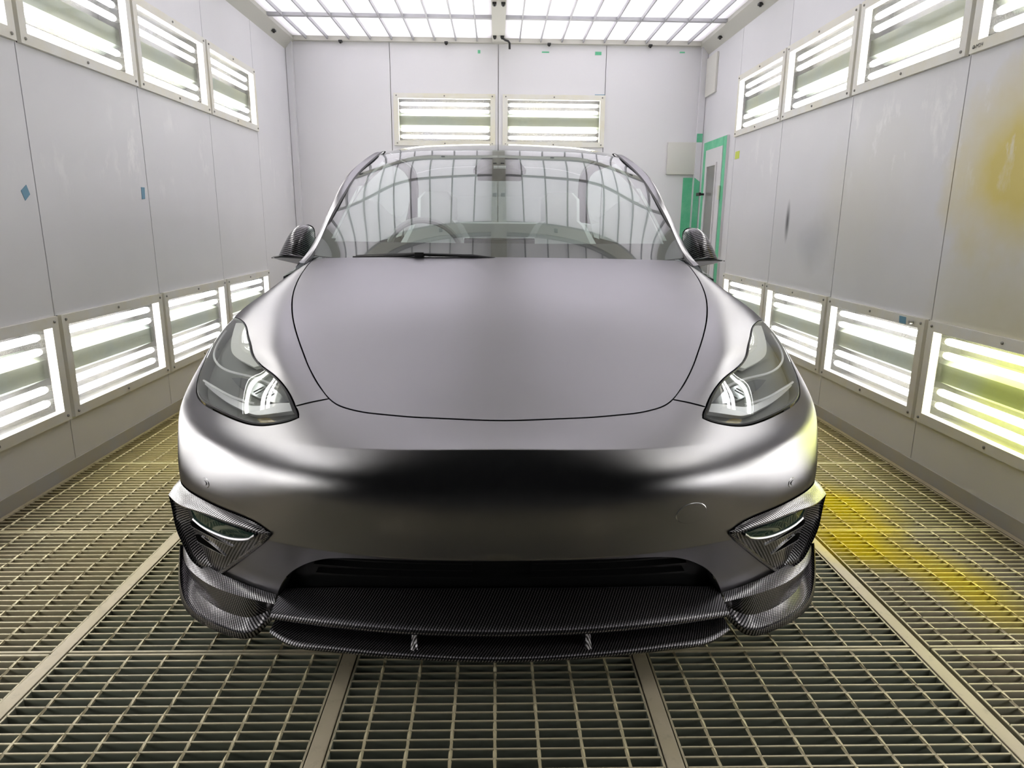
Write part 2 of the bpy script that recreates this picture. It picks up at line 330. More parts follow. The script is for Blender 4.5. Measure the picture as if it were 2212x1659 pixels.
class Surf:
    def __init__(s,nu=57,nv=130):
        s.us=np.linspace(0,1,nu)
        G=[]
        for v,pts in ROWS:
            p=np.array(pts);t=np.concatenate([-p[:0:-1,0],p[:,0]])
            X=np.concatenate([p[:0:-1,1:]*[-1,1,1],p[:,1:]])
            G.append(spl1(t,X,s.us))
        G=np.array(G);vv=np.array([r[0] for r in ROWS]);sm=slopes(vv,G)
        cuts=[0]+[c[0] for c in CREASE]+[len(vv)-1]
        s.knots=vv[cuts];s.vc=vv[5];s.vb=vv[2];s.v0,s.v1=vv[0],vv[-1]
        one=[slopes(vv[a:b+1],G[a:b+1]) for a,b in zip(cuts,cuts[1:])]
        vs=[];P=[]
        for k,(a,b) in enumerate(zip(cuts,cuts[1:])):
            d=[None,None]
            for e,(row,end) in enumerate(((a,0),(b,-1))):
                for c,u0,u1 in CREASE:
                    if c==row:
                        w=np.clip((s.us-u0)/(u1-u0),0,1);w=(w*w*(3-2*w))[:,None];d[e]=one[k][end]*(1-w)+sm[row]*w
            q=np.linspace(vv[a],vv[b],max(6,int(nv*(vv[b]-vv[a])/(vv[-1]-vv[0]))))
            r=spl1(vv[a:b+1],G[a:b+1],q,d0=d[0],d1=d[1])
            vs.append(q if k==0 else q[1:]);P.append(r if k==0 else r[1:])
        s.vs=np.concatenate(vs);s.P=np.concatenate(P)           # [v,u,3]
    def ev(s,u,v):
        u=np.atleast_1d(np.asarray(u,float));v=np.atleast_1d(np.asarray(v,float))
        fu=np.abs(u)*(len(s.us)-1);i=np.clip(fu.astype(int),0,len(s.us)-2);x=(fu-i)[:,None]
        j=np.clip(np.searchsorted(s.vs,v,side='right')-1,0,len(s.vs)-2);y=((v-s.vs[j])/(s.vs[j+1]-s.vs[j]))[:,None];P=s.P
        r=(P[j,i]*(1-x)+P[j,i+1]*x)*(1-y)+(P[j+1,i]*(1-x)+P[j+1,i+1]*x)*y
        r=r.copy();r[:,0]*=np.where(u<0,-1,1);return r
    def nor(s,u,v):
        u=np.atleast_1d(np.asarray(u,float));v=np.atleast_1d(np.asarray(v,float))
        e=.012;f=.07
        k=np.clip(np.searchsorted(s.knots,v,side='left')-1,0,len(s.knots)-2)
        va=np.maximum(v-f,s.knots[k]);vb=np.minimum(v+f,s.knots[k+1])
        a=s.ev(np.clip(u+e,-1,1),v)-s.ev(np.clip(u-e,-1,1),v);b=s.ev(u,vb)-s.ev(u,va)
        n=np.cross(a,b);return n/np.linalg.norm(n,axis=1)[:,None]
# ---------------------------------------------------------------- room shell
def wall_side(name, X, out, m):
    """out: +1 when outward is +x. panels are pieces of the wall, their joints are real gaps"""
    root = MB().box(*sorted((X+out*.19, X+out*.24)), YF, YB+.2, -.05, ZC+.1).build(name, M['joint']); tag(root, kind='structure')
    a, b = sorted((X, X+out*.03)); g = .003
    for k in range(-3, 3):
        y0, y1 = Y0+k*PITCH+g, Y0+(k+1)*PITCH-g
        for z0, z1 in ((.0, .2625), (.7345, 1.8725), (2.3445, ZC+.03)):
            MB().box(a, b, y0, y1, z0+g, z1-g).build('wall_panel', m, root)
        for z0 in (.258, 1.868):                     # post between neighbouring lamps
            MB().box(*sorted((X+out*.004, X+out*.16)), y1-.014, y1+.020, z0, z0+.482).build('lamp_post', M['post'], root)
    MB().box(a, b, Y0+3*PITCH+g, YB, 0, ZC+.03).build('wall_panel', m, root)
    for z0, z1 in ((.256, .742), (1.866, 2.350)):    # boxed-in back of the lamp row, keeps the light in
        MB().box(*sorted((X+out*.17, X+out*.185)), YF, Y0+3*PITCH, z0-.02, z1+.02).build('lamp_recess_back', M['post'], root)
    MB().box(*sorted((X-out*.004, X-out*.06)), YB-.055, YB-.004, .10, ZC-.02).build('corner_post', M['wall_back'], root)
    return root
wl = wall_side('wall_left', WL, -1, M['wall_left'])
wr = wall_side('wall_right', WR, 1, M['wall_right'])
wb = MB().box(WL-.2, WR+.2, YB+.16, YB+.2, -.05, ZC+.1).build('wall_back', M['joint']); tag(wb, kind='structure')
LB = ((-.992, -.012), (.060, 1.052)); LZ = (1.882, 2.345)         # lamps in the back wall
xs = [WL, -1.016, .016, 1.048, WR]
for i in range(4):
    x0, x1 = xs[i]+.003, xs[i+1]-.003
    if i in (0, 3): MB().box(x0, x1, YB, YB+.03, 0, ZC+.03).build('wall_panel', M['wall_back'], wb)
    else:
        for z0, z1 in ((0, LZ[0]), (LZ[1], ZC+.03)): MB().box(x0, x1, YB, YB+.03, z0, z1).build('wall_panel', M['wall_back'], wb)
        l = LB[i-1]
        for a, b in ((x0, l[0]), (l[1], x1)): MB().box(a, b, YB, YB+.03, LZ[0], LZ[1]).build('wall_panel', M['wall_back'], wb)
for nm, X, out in (('baseboard_left', WL, -1), ('baseboard_right', WR, 1)):
    mb = MB().box(*sorted((X-out*.006, X+out*.02)), YF, YB, -.05, .062)
    tag(mb.build(nm, M['base']), kind='structure')
tag(MB().box(WL, WR, YB-.006, YB+.02, -.05, .062).build('baseboard_back', M['base']), kind='structure')

# ---------------------------------------------------------------- wall lamps
def lamp_meshes():
    W, Hh, f = .478, .477, .046
    d = {}
    mb = MB()                                        # mitred frame, proud of the wall, with a lip inside
    o = [(-W, 0), (W, 0), (W, Hh), (-W, Hh)]; i = [(-W+f, f), (W-f, f), (W-f, Hh-f), (-W+f, Hh-f)]
    for k in range(4):
        j = (k+1) % 4; V = []
        for y in (-.018, .0): V += [(o[k][0], y, o[k][1]), (o[j][0], y, o[j][1]), (i[j][0], y, i[j][1]), (i[k][0], y, i[k][1])]
        V += [(i[j][0], .022, i[j][1]), (i[k][0], .022, i[k][1])]
        mb.add(V, [(0, 1, 2, 3), (0, 4, 5, 1), (3, 2, 8, 9), (0, 3, 7, 4), (1, 5, 6, 2), (4, 7, 6, 5)])
    d['frame'] = (mb.V, mb.F)
    w2, z0, z1, yb = W-.012, .012, Hh-.012, .150      # white tray
    V = [(-w2, .012, z0), (w2, .012, z0), (w2, .012, z1), (-w2, .012, z1), (-w2, yb, z0), (w2, yb, z0), (w2, yb, z1), (-w2, yb, z1)]
    d['reflector_tray'] = (V, [(4, 5, 6, 7), (0, 1, 5, 4), (1, 2, 6, 5), (2, 3, 7, 6), (3, 0, 4, 7)])
    c = Hh/2; pr = [(yb-.002, c-.085), (.050, c-.042), (.050, c+.042), (yb-.002, c+.085)]   # ridge between the two pairs of tubes
    V = [(sx*(w2-.001), y, z) for sx in (-1, 1) for y, z in pr]
    d['reflector_ridge'] = (V, [(i, i+1, i+5, i+4) for i in range(3)])
    d['glass_pane'] = ([(-W+f-.006, .014, f-.006), (W-f+.006, .014, f-.006), (W-f+.006, .014, Hh-f+.006), (-W+f-.006, .014, Hh-f+.006)], [(0, 1, 2, 3)])
    t = MB().tube([(-.420, 0, 0), (-.407, 0, 0), (.407, 0, 0), (.420, 0, 0)], [.009, .0165, .0165, .009], 10); d['fluorescent_tube'] = (t.V, t.F)
    e = MB()
    for s in (-1, 1): e.tube([(s*.419, 0, 0), (s*.458, 0, 0)], .0145, 8)
    d['tube_socket'] = (e.V, e.F)
    bo = MB().tube([(0, -.018, 0), (0, -.022, 0), (0, -.024, 0)], [.0065, .0065, .003], 8); d['frame_bolt'] = (bo.V, bo.F)
    return d
LM = {}
for k, (V, F) in lamp_meshes().items():
    me = bpy.data.meshes.new(k); me.from_pydata([tuple(v) for v in V], [], F); me.update()
    if k in ('fluorescent_tube', 'tube_socket'): shade(me, 40)
    LM[k] = me
def part(name, me, m, parent, loc=(0, 0, 0)):
    o = bpy.data.objects.new(name, me); o.location = loc; link(o, parent)
    if not me.materials: me.materials.append(None)
    o.material_slots[0].link = 'OBJECT'; o.material_slots[0].material = m; return o
TZ = (.088, .152, .325, .389)
def lamp(loc, rz, label, group, frame='frame', glass='pane', w=.478, bolts=True):
    r = empty('wall_lamp', loc, rz); tag(r, label, 'lamp', group)
    fr = part('frame', LM['frame'], M[frame], r)
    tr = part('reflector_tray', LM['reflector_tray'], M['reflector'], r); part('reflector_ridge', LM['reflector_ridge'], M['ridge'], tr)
    for z in TZ:
        tb = part('fluorescent_tube', LM['fluorescent_tube'], M['tube'], r, (0, .046, z)); part('tube_socket', LM['tube_socket'], M['tube_cap'], tb)
    part('glass_pane', LM['glass_pane'], M[glass], r)
    if bolts:
        for x in (-.45, 0, .45):
            for z in (.022, .455): part('frame_bolt', LM['frame_bolt'], M['bolt'], fr, (x, 0, z))
    r.scale = (w/.478, 1, 1)
    return r
for side, X, rz in (('left', WL, math.pi/2), ('right', WR, -math.pi/2)):
    for row, z, z_w in (('upper', 1.870, 'upper'), ('lower', .260, 'lower')):
        for k in range(-3, 3):
            seen = k >= -1
            if seen:
                which = {2: 'nearest the far end wall', 1: 'second from the far end wall', 0: 'third from the far end wall', -1: 'fourth from the far end wall'}[k]
                lab = f'{row} row wall lamp on the {side} wall, {which}'
                if side == 'right' and row == 'lower' and k == -1: lab = 'lower wall lamp on the right wall with yellow-green overspray on its glass'
                if side == 'right' and row == 'lower' and k == 0: lab = 'lower wall lamp on the right wall with blue tape and wire loop on frame'
            else: lab = f'{row} row wall lamp on the {side} wall, '+('beside the open front of the booth' if k == -3 else 'second from the open front of the booth')
            lamp((X, Y0+(k+.5)*PITCH+.004, z), rz, lab, f'wall lamps in the {row} row of the {side} wall', glass='pane_yellow' if (side == 'right' and row == 'lower' and k == -1) else 'pane', bolts=seen)
for (a, b), s in zip(LB, ('left', 'right')):
    lamp(((a+b)/2, YB, LZ[0]-.006), 0, f'{s} one of the two lamps in the far end wall, above the car roof', 'lamps in the far end wall', frame='frame_back', w=(b-a)/2)

# ---------------------------------------------------------------- ceiling: white filter sheets over grey bars, cream beams
ce = MB().box(WL-.2, WR+.2, YF, YB+.2, ZC+.10, ZC+.14).build('ceiling', M['white']); tag(ce, kind='structure')
FB = [5.35-1.74*i for i in range(3)]+[.18]                  # cross beams, away from the back wall towards the camera
edges = [YB]+FB
for i in range(4):
    ya, yb = edges[i+1]+.06, edges[i]-(.06 if i else .0)
    for xa, xb in ((WL+.07, CB[0]), (CB[1], WR-.07)):
        ym = (ya+yb)/2+(.0 if i else .06)
        MB().box(xa, xb, ya, ym-.012, ZC+.02, ZC+.03).build('filter_panel', M['filter'], ce)
        MB().box(xa, xb, ym+.012, yb, ZC+.02, ZC+.03).build('filter_panel', M['filter'], ce)
        MB().box(xa, xb, ym-.022, ym+.022, ZC-.006, ZC+.02).build('ceiling_cross_bar', M['tbar'], ce)
        for yy in ((ya, ya+.03), (yb-.03, yb)): MB().box(xa, xb, *yy, ZC-.004, ZC+.02).build('ceiling_edge_bar', M['tbar'], ce)
        n = 9
        for j in range(1, n+1):
            x = (.016-j*.2) if xb < .1 else (.016+j*.2)
            MB().box(x-.0055, x+.0055, ya, yb, ZC-.010, ZC+.02).build('ceiling_bar', M['tbar'], ce)
    MB().box(WL, WR, edges[i+1]-.06, edges[i+1]+.06, ZC-.018, ZC+.04).build('cross_beam', M['beam'], ce)
MB().box(CB[0], CB[1], YF, YB, ZC-.022, ZC+.04).build('centre_beam', M['beam'], ce)
for x0, x1, y0, y1 in ((WL, WL+.075, YF, YB), (WR-.075, WR, YF, YB), (WL, WR, YB-.045, YB)):
    mb = MB()
    if y1-y0 > 1:
        s = 1 if x0 < 0 else -1; xo = x0 if s > 0 else x1
        mb.add([(xo, y, z) for y in (y0, y1) for z in (ZC-.10, ZC+.04)]+[(xo+s*.075, y, z) for y in (y0, y1) for z in (ZC-.012, ZC+.04)], [(0, 2, 6, 4), (4, 6, 7, 5), (0, 4, 5, 1), (2, 3, 7, 6)])
    else: mb.box(x0, x1, y0, y1, ZC-.02, ZC+.04)
    mb.build('edge_beam', M['beam'], ce)
clip_mb = MB().add(*bevel_box(-.016, .016, -.022, .022, -.016, .002, .004)).tube([(0, 0, -.014), (0, 0, -.026)], .009, 8)
def clip(loc, parent):
    o = part('rubber_clip', CM, M['clip'], parent, loc); return o
CM = bpy.data.meshes.new('rubber_clip'); CM.from_pydata([tuple(v) for v in clip_mb.V], [], [tuple(f) for f in clip_mb.F]); CM.update()
for y in (6.78, 5.80, 4.95, 4.10, 3.2, 2.3, 1.4):
    for x in (-.018, .050): clip((x, y, ZC-.022), ce)
for x in (-1.464, -.475, .495, 1.456): clip((x, YB-.05, ZC-.02), ce)
for y in FB[:3]:
    for x in (-1.464, -.475, .495, 1.456): clip((x, y, ZC-.018), ce)
for y in (6.55, 5.6, 4.6, 3.6):
    for x in (WL+.045, WR-.045): clip((x, y, ZC-.052), ce)
hk = MB().tube([(.050, 6.78, ZC-.036), (.075, 6.79, ZC-.05), (.105, 6.80, ZC-.058), (.118, 6.80, ZC-.075), (.118, 6.80, ZC-.125)], .010, 8).build('hose_hook', M['clip'], smooth=True)
tag(hk, 'black bent hook hanging from the centre ceiling beam near the far wall', 'hook')

# ---------------------------------------------------------------- door and things on the walls
d1 = empty('door_1', (WR, 0, 0)); tag(d1, kind='structure')
Xf = -.012
mb = MB().add(*bevel_box(-.030, .0, 6.30, 6.79, .07, 1.83, .004)); mb.build('door_leaf', M['white'], d1)
MB().box(-.034, -.028, 6.44, 6.69, .60, 1.675).build('window_pane', M['doorglass'], d1)
for y0, y1, z0, z1 in ((6.415, 6.44, .575, 1.70), (6.69, 6.715, .575, 1.70), (6.44, 6.69, 1.675, 1.70), (6.44, 6.69, .575, .60)):
    MB().box(-.042, -.028, y0, y1, z0, z1).build('window_bead', M['white'], d1)
for y0, y1, z0, z1 in ((6.215, 6.30, .06, 1.91), (6.79, 6.885, .06, 1.91), (6.30, 6.79, 1.83, 1.91)):
    MB().box(-.022, 0, y0, y1, z0, z1).build('door_frame', M['white'], d1)
    MB().box(-.0235, -.022, y0+.002, y1-.002, z0, z1-.004).build('masking_tape', M['greentape'], d1)
for z in (1.43, .45): MB().tube([(-.036, 6.295, z-.06), (-.036, 6.295, z+.06)], .012, 8).build('hinge', M['frame'], d1, True)
h = MB().box(-.075, -.03, 6.75, 6.765, 1.42, 1.44).add(*bevel_box(-.095, -.075, 6.70, 6.80, 1.415, 1.445, .005)); h.build('door_handle', M['clip'], d1)
def strip(name, label, cat, V, m, F=None):
    return tag(mesh(name, V, F or [(0, 1, 2, 3), (4, 7, 6, 5), (0, 4, 5, 1), (1, 5, 6, 2), (2, 6, 7, 3), (3, 7, 4, 0)], m), label, cat)
def slab_y(x0, x1, z0, z1, y, t=.002): return [(x0, y, z0), (x1, y, z0), (x1, y, z1), (x0, y, z1), (x0, y-t, z0), (x1, y-t, z0), (x1, y-t, z1), (x0, y-t, z1)]
strip('masking_tape', 'dark green masking tape strip down the right end of the far wall', 'tape', slab_y(1.86, 1.955, .1, 1.60, YB), M['greentape'])
strip('masking_tape', 'green masking tape over the corner post beside the door', 'tape', [(WR-.060, YB-.0555-.001, z) for z in (.1,)]+[(WR-.004, YB-.0565, .1), (WR-.004, YB-.0565, 1.56), (WR-.060, YB-.0565, 1.60), (WR-.060, YB-.055, .1), (WR-.004, YB-.055, .1), (WR-.004, YB-.055, 1.56), (WR-.060, YB-.055, 1.60)], M['greentape'])
strip('masking_tape', 'small green tape scrap on the corner post above the cream plate', 'tape', slab_y(1.955, 2.01, 1.93, 2.01, YB-.055), M['greentape'])
for x, z, ww, hh, wd in ((-.18, 2.745, .025, .03, 'left of the centre joint'), (.43, 2.74, .07, .012, 'a flat strip right of the centre joint'), (.94, 2.745, .06, .03, 'above the right lamp'), (1.75, 2.755, .05, .012, 'nearest the right corner')):
    strip('tape_scrap', 'green tape scrap atop the far wall, '+wd, 'tape', slab_y(x, x+ww, z-hh, z, YB), M['greentape'])['group'] = 'green tape bits along the far wall top'
strip('tape_scrap', 'thin blue tape strip above the right lamp in the far wall', 'tape', slab_y(.95, 1.05, 2.358, 2.364, YB), M['bluetape'])
bx = MB().add(*bevel_box(1.682, 1.975, YB-.035, YB, 1.628, 1.933, .012)).build('cover_plate', M['cream'], smooth=True); tag(bx, 'cream square cover plate on the far wall left of the door corner', 'plate')
bx = MB().add(*bevel_box(WR-.02, WR, 6.69, 7.0, 2.335, 2.68, .006)).build('cover_plate', M['cream'], smooth=True); tag(bx, 'white rectangular plate high on the right wall near the far corner', 'plate')
def slab_x(X, s, pts, t=.002): return [(X, y, z) for y, z in pts]+[(X+s*t, y, z) for y, z in pts]
strip('blue_tape', 'blue tape diamond on the left wall nearest the camera', 'tape', slab_x(WL, 1, [(3.030, 1.235), (3.066, 1.262), (3.050, 1.30), (3.012, 1.275)]), M['bluetape'])
strip('blue_tape', 'small blue tape square on the left wall beside the second joint', 'tape', slab_x(WL, 1, [(4.015, 1.27), (4.05, 1.272), (4.058, 1.335), (4.02, 1.335)]), M['bluetape'])
strip('sticky_note', 'lime yellow sticky note on the right wall beside the door', 'note', slab_x(WR, -1, [(5.93, 1.69), (6.03, 1.69), (6.03, 1.75), (5.93, 1.75)]), M['yellownote'])
strip('blue_tape', 'blue tape piece on a lower right lamp frame beside the wire loop', 'tape', slab_x(WR-.018, -1, [(3.275, .695), (3.33, .695), (3.335, .728), (3.28, .728)]), M['bluetape'])
lp = MB().tube([(WR-.03+.004*math.sin(a), 3.235+.02*math.cos(a)+.012*(1-math.sin(a)), .668+.030*math.sin(a)-.005) for a in [2*math.pi*i/16 for i in range(17)]], .0014, 6, False)
lp.tube([(WR-.018, 3.222, .712), (WR-.036, 3.222, .712)], [.010, .008], 10)
tag(lp.build('wire_loop', M['wire'], smooth=True), 'thin steel wire loop hanging from a bolt on a lower right lamp', 'wire')
# faint marker note on the frame of the nearest upper right lamp
cu = bpy.data.curves.new('t', 'FONT'); cu.body = 'G-M2I4'; cu.size = .022
ft = bpy.data.objects.new('t', cu); COL.objects.link(ft); bpy.context.view_layer.update()
me = bpy.data.meshes.new_from_object(ft); bpy.data.objects.remove(ft)
o = bpy.data.objects.new('marker_note', me); me.materials.append(M['ink']); o.rotation_euler = (math.pi/2, 0, -math.pi/2); o.location = (WR-.0195, 3.085, 1.885); link(o)
tag(o, 'faint handwritten marker letters on an upper right lamp frame', 'writing')

# ---------------------------------------------------------------- floor: pit, beams, gratings
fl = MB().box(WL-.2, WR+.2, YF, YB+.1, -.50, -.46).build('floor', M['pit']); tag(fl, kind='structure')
MB().box(WL-.2, WR+.2, -2.2, .925, -.46, -.006).build('unseen_dark_slab', M['dark_floor'], fl)  # unseen dark slab, added so the bumper front reflects darkness
for x in (-1.2, -.4, .4, 1.2):
    mb = MB().add(*bevel_box(x-.019, x+.019, .925, YB, -.10, .002, .002)); mb.build('floor_beam', M['floorbeam'], fl)
    MB().box(x-.030, x+.030, .925, YB, -.105, -.045).build('beam_ledge', M['floorbeam'], fl)
for x in (WL+.02, WR-.02): MB().box(x-.012, x+.012, .925, YB, -.10, -.002).build('edge_angle', M['floorbeam'], fl)
GW, GL = .720, .752
def gmesh(name, mb, smooth=False):
    me = bpy.data.meshes.new(name); me.from_pydata([tuple(map(float, v)) for v in mb.V], [], [tuple(f) for f in mb.F]); me.update()
    if smooth: shade(me, 30)
    return me
def rod_mb(L, x=0., y0=0., turns=10, n=40):
    mb = MB(); V = []; F = []
    for i in range(n+1):
        a = i/n*turns*math.pi/2; y = y0+L*i/n
        for k in range(4): V.append((x+.0046*math.cos(a+k*math.pi/2), y, -.0035+.0046*math.sin(a+k*math.pi/2)))
    for i in range(n):
        for k in range(4): F.append((i*4+k, i*4+(k+1) % 4, i*4+4+(k+1) % 4, i*4+4+k))
    return mb.add(V, F)
G = {}
def bar_box(mb, hw, y): return mb.box(-hw, hw, y-.0022, y+.0022, -.038, 0.)
def grating(cx, cy, hw, single, label, xs):
    r = empty('steel_grating', (cx, cy, 0)); tag(r, label, 'grating', 'floor gratings')
    key = round(hw, 3)
    if ('bar', key) not in G:
        G[('bar', key)] = gmesh('bearing_bar', bar_box(MB(), hw, 0.))
        G[('end', key)] = gmesh('end_bar', MB().box(-hw, hw, -.0035, .0035, -.042, .001))
        G[('side', key)] = gmesh('side_bar', MB().box(-.0025, .0025, -GL/2, GL/2, -.040, .0))
        mb = MB()
        for i in range(1, 25): bar_box(mb, hw, -GL/2+i*GL/25)
        G[('bars', key)] = gmesh('bearing_bars', mb)
        mb = MB()
        for x in xs: V = rod_mb(GL, x, -GL/2, 10, 10); mb.add(V.V, V.F)
        G[('rods', key, tuple(xs))] = gmesh('cross_rods', mb)
    if ('rods', key, tuple(xs)) not in G:
        mb = MB()
        for x in xs: V = rod_mb(GL, x, -GL/2, 10, 10); mb.add(V.V, V.F)
        G[('rods', key, tuple(xs))] = gmesh('cross_rods', mb)
    if 'rod' not in G: G['rod'] = gmesh('cross_rod', rod_mb(GL, 0., -GL/2))
    if single:
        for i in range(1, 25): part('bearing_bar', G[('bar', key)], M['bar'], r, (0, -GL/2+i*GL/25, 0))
        for x in xs: part('cross_rod', G['rod'], M['rod'], r, (x, 0, .0005))
    else:
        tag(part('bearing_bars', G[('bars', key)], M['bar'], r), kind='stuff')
        tag(part('cross_rods', G[('rods', key, tuple(xs))], M['rod'], r, (0, 0, .0005)), kind='stuff')
    for s in (-1, 1):
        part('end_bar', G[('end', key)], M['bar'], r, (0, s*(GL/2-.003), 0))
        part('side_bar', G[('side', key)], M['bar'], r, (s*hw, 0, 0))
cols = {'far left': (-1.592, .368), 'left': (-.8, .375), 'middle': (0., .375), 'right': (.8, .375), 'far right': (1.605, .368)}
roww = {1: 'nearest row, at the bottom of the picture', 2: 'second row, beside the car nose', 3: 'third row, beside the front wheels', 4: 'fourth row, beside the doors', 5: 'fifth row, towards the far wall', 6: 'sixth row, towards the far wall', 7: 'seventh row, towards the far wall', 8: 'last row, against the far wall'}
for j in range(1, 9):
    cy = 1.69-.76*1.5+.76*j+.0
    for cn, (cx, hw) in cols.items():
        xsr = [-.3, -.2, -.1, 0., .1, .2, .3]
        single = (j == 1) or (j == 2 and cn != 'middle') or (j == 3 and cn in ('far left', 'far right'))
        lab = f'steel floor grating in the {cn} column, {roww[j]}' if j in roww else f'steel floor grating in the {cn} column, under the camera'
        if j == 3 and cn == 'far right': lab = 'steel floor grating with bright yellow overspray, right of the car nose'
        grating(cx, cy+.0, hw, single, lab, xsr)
# ---------------------------------------------------------------- car
car = empty('car', (AX, TIP, 0))
tag(car, 'satin grey crossover car with carbon fibre front lip parked in the spray booth', 'car')
S = Surf(161, 420)
_sv = np.concatenate([[0], np.cumsum(np.linalg.norm(np.diff(S.P[:, 60], axis=0), axis=1))])
def v2s(v): return np.interp(np.asarray(v, float), S.vs, _sv)
_vt = np.linspace(S.v0, S.v1, 2000); _st = v2s(_vt)
def s2v(s): return np.interp(s, _st, _vt)
UM = .95
def to_m(P): P = np.asarray(P, float); return np.stack([P[:, 0]*UM, v2s(P[:, 1])], 1)
def from_m(Q): return np.stack([np.clip(Q[:, 0]/UM, -1, 1), s2v(Q[:, 1])], 1)
def smooth_poly(P, closed=True, step=.009, corner=48):
    """metric polyline -> evenly resampled, splined between its corners"""
    P = np.asarray(P, float); n = len(P); cor = []
    for i in range(n):
        if not closed and i in (0, n-1): cor.append(i); continue
        a = P[i]-P[i-1]; b = P[(i+1) % n]-P[i]; c = np.dot(a, b)/(np.linalg.norm(a)*np.linalg.norm(b)+1e-12)
        if math.degrees(math.acos(max(-1, min(1, c)))) > corner: cor.append(i)
    if closed and len(cor) == 0:
        Q = np.concatenate([P[-3:], P, P[:3]]); t = np.concatenate([[0], np.cumsum(np.linalg.norm(np.diff(Q, axis=0), axis=1))])
        L = t[-3]-t[3]; k = max(8, int(L/step)); return spl1(t, Q, t[3]+L*np.arange(k)/k)
    out = []
    pairs = list(zip(cor, cor[1:]+([cor[0]+n] if closed else [])))
    if not closed: pairs = pairs[:len(cor)-1]
    for a, b in pairs:
        Q = np.array([P[i % n] for i in range(a, b+1)]); t = np.concatenate([[0], np.cumsum(np.linalg.norm(np.diff(Q, axis=0), axis=1))])
        k = max(1, int(round(t[-1]/step))); q = t[-1]*np.arange(k)/k
        out.append(spl1(t, Q, q) if len(Q) > 2 else Q[0]+(Q[1]-Q[0])*(q/t[-1])[:, None])
    if not closed: out.append(P[-1:])
    return np.concatenate(out)
def inset_poly(P, d):
    A = np.sum(P[:, 0]*np.roll(P[:, 1], -1)-np.roll(P[:, 0], -1)*P[:, 1])
    if A < 0: P = P[::-1]
    t = np.roll(P, -1, 0)-np.roll(P, 1, 0); t /= np.linalg.norm(t, axis=1)[:, None]+1e-12
    return P+np.stack([-t[:, 1], t[:, 0]], 1)*d
def inside(P, q):
    x, y = q[:, 0], q[:, 1]; r = np.zeros(len(q), bool); n = len(P); j = n-1
    for i in range(n):
        xi, yi, xj, yj = P[i, 0], P[i, 1], P[j, 0], P[j, 1]
        c = ((yi > y) != (yj > y)) & (x < (xj-xi)*(y-yi)/(yj-yi+1e-15)+xi); r ^= c; j = i
    return r
def edge_dist(P, q):
    a = P; b = np.roll(P, -1, 0); best = np.full(len(q), 9.)
    for i in range(len(P)):
        ab = b[i]-a[i]; t = np.clip(((q-a[i])@ab)/(ab@ab+1e-12), 0, 1); best = np.minimum(best, np.linalg.norm(q-(a[i]+t[:, None]*ab), axis=1))
    return best
def surf_pts(Q, off=0.):
    uv = from_m(Q); P = S.ev(uv[:, 0], uv[:, 1])
    if np.any(np.asarray(off) != 0): P = P+S.nor(uv[:, 0], uv[:, 1])*np.reshape(off, (-1, 1) if np.ndim(off) else ())
    return P
def sgn(sx, P): return np.asarray(P)*[sx, 1, 1]
def set_uv(o, UV):
    lay = o.data.uv_layers.new(name='UVMap'); li = np.zeros(len(o.data.loops), int); o.data.loops.foreach_get('vertex_index', li)
    lay.data.foreach_set('uv', np.asarray(UV, float)[li].astype(np.float32).ravel())
def region(name, uv, m, parent, off=0., inset=0., step=.016, rim=.012, sx=1, crease=False, smoothed=False, ang=40):
    """a panel cut out of the body surface: outline in (u, v), shrunk by a gap, its edge rolled inwards"""
    B = np.asarray(uv, float) if smoothed else smooth_poly(to_m(uv))
    B = inset_poly(B, inset)
    lo, hi = B.min(0), B.max(0)
    gx, gy = np.meshgrid(np.arange(lo[0], hi[0], step), np.arange(lo[1], hi[1], step)); q = np.stack([gx.ravel(), gy.ravel()], 1)
    q = q[inside(B, q)]; q = q[edge_dist(B, q) > step*.45]
    if crease:
        for sc, lim in ((float(v2s(S.vc)), 1.), (float(v2s(S.vb)), .6)):
            q = q[(np.abs(q[:, 1]-sc) > step*.5) | (np.abs(q[:, 0]) > lim)]; xs = np.arange(lo[0], hi[0], step)
            for ds in (-.0025, 0., .0025):
                c = np.stack([xs, np.full(len(xs), sc+ds)], 1); c = c[(np.abs(xs) <= lim) & inside(B, c)]; c = c[edge_dist(B, c) > step*.45]; q = np.concatenate([q, c])
    n = len(B); allp = np.concatenate([B, q])
    vo, eo, fo, vi, _, _ = delaunay_2d_cdt([Vector((float(a), float(b))) for a, b in allp], [], [list(range(n))], 1, 1e-6)
    Q = np.array([(p.x, p.y) for p in vo]); P = sgn(sx, surf_pts(Q, off)); F = [tuple(f) for f in fo]
    if sx < 0: F = [f[::-1] for f in F]
    V = [tuple(p) for p in P]
    ruv = Q.copy()
    if rim:
        cnt = {}
        for f in F:
            for a, b in zip(f, f[1:]+f[:1]): cnt[(a, b)] = 1
        bd = [(a, b) for a, b in cnt if (b, a) not in cnt]; uv2 = from_m(Q); N = sgn(sx, S.nor(uv2[:, 0], uv2[:, 1])); idx = {}
        for a in {i for e in bd for i in e}: idx[a] = len(V); V.append(tuple(P[a]-N[a]*rim))
        F += [(b, a, idx[a], idx[b]) for a, b in bd]
    o = mesh(name, V, F, m, parent, ang)
    if m is M['carbon']: set_uv(o, np.concatenate([ruv, np.zeros((len(V)-len(ruv), 2))]))
    return o
def flip(L): return [(-u, v) for u, v in L]
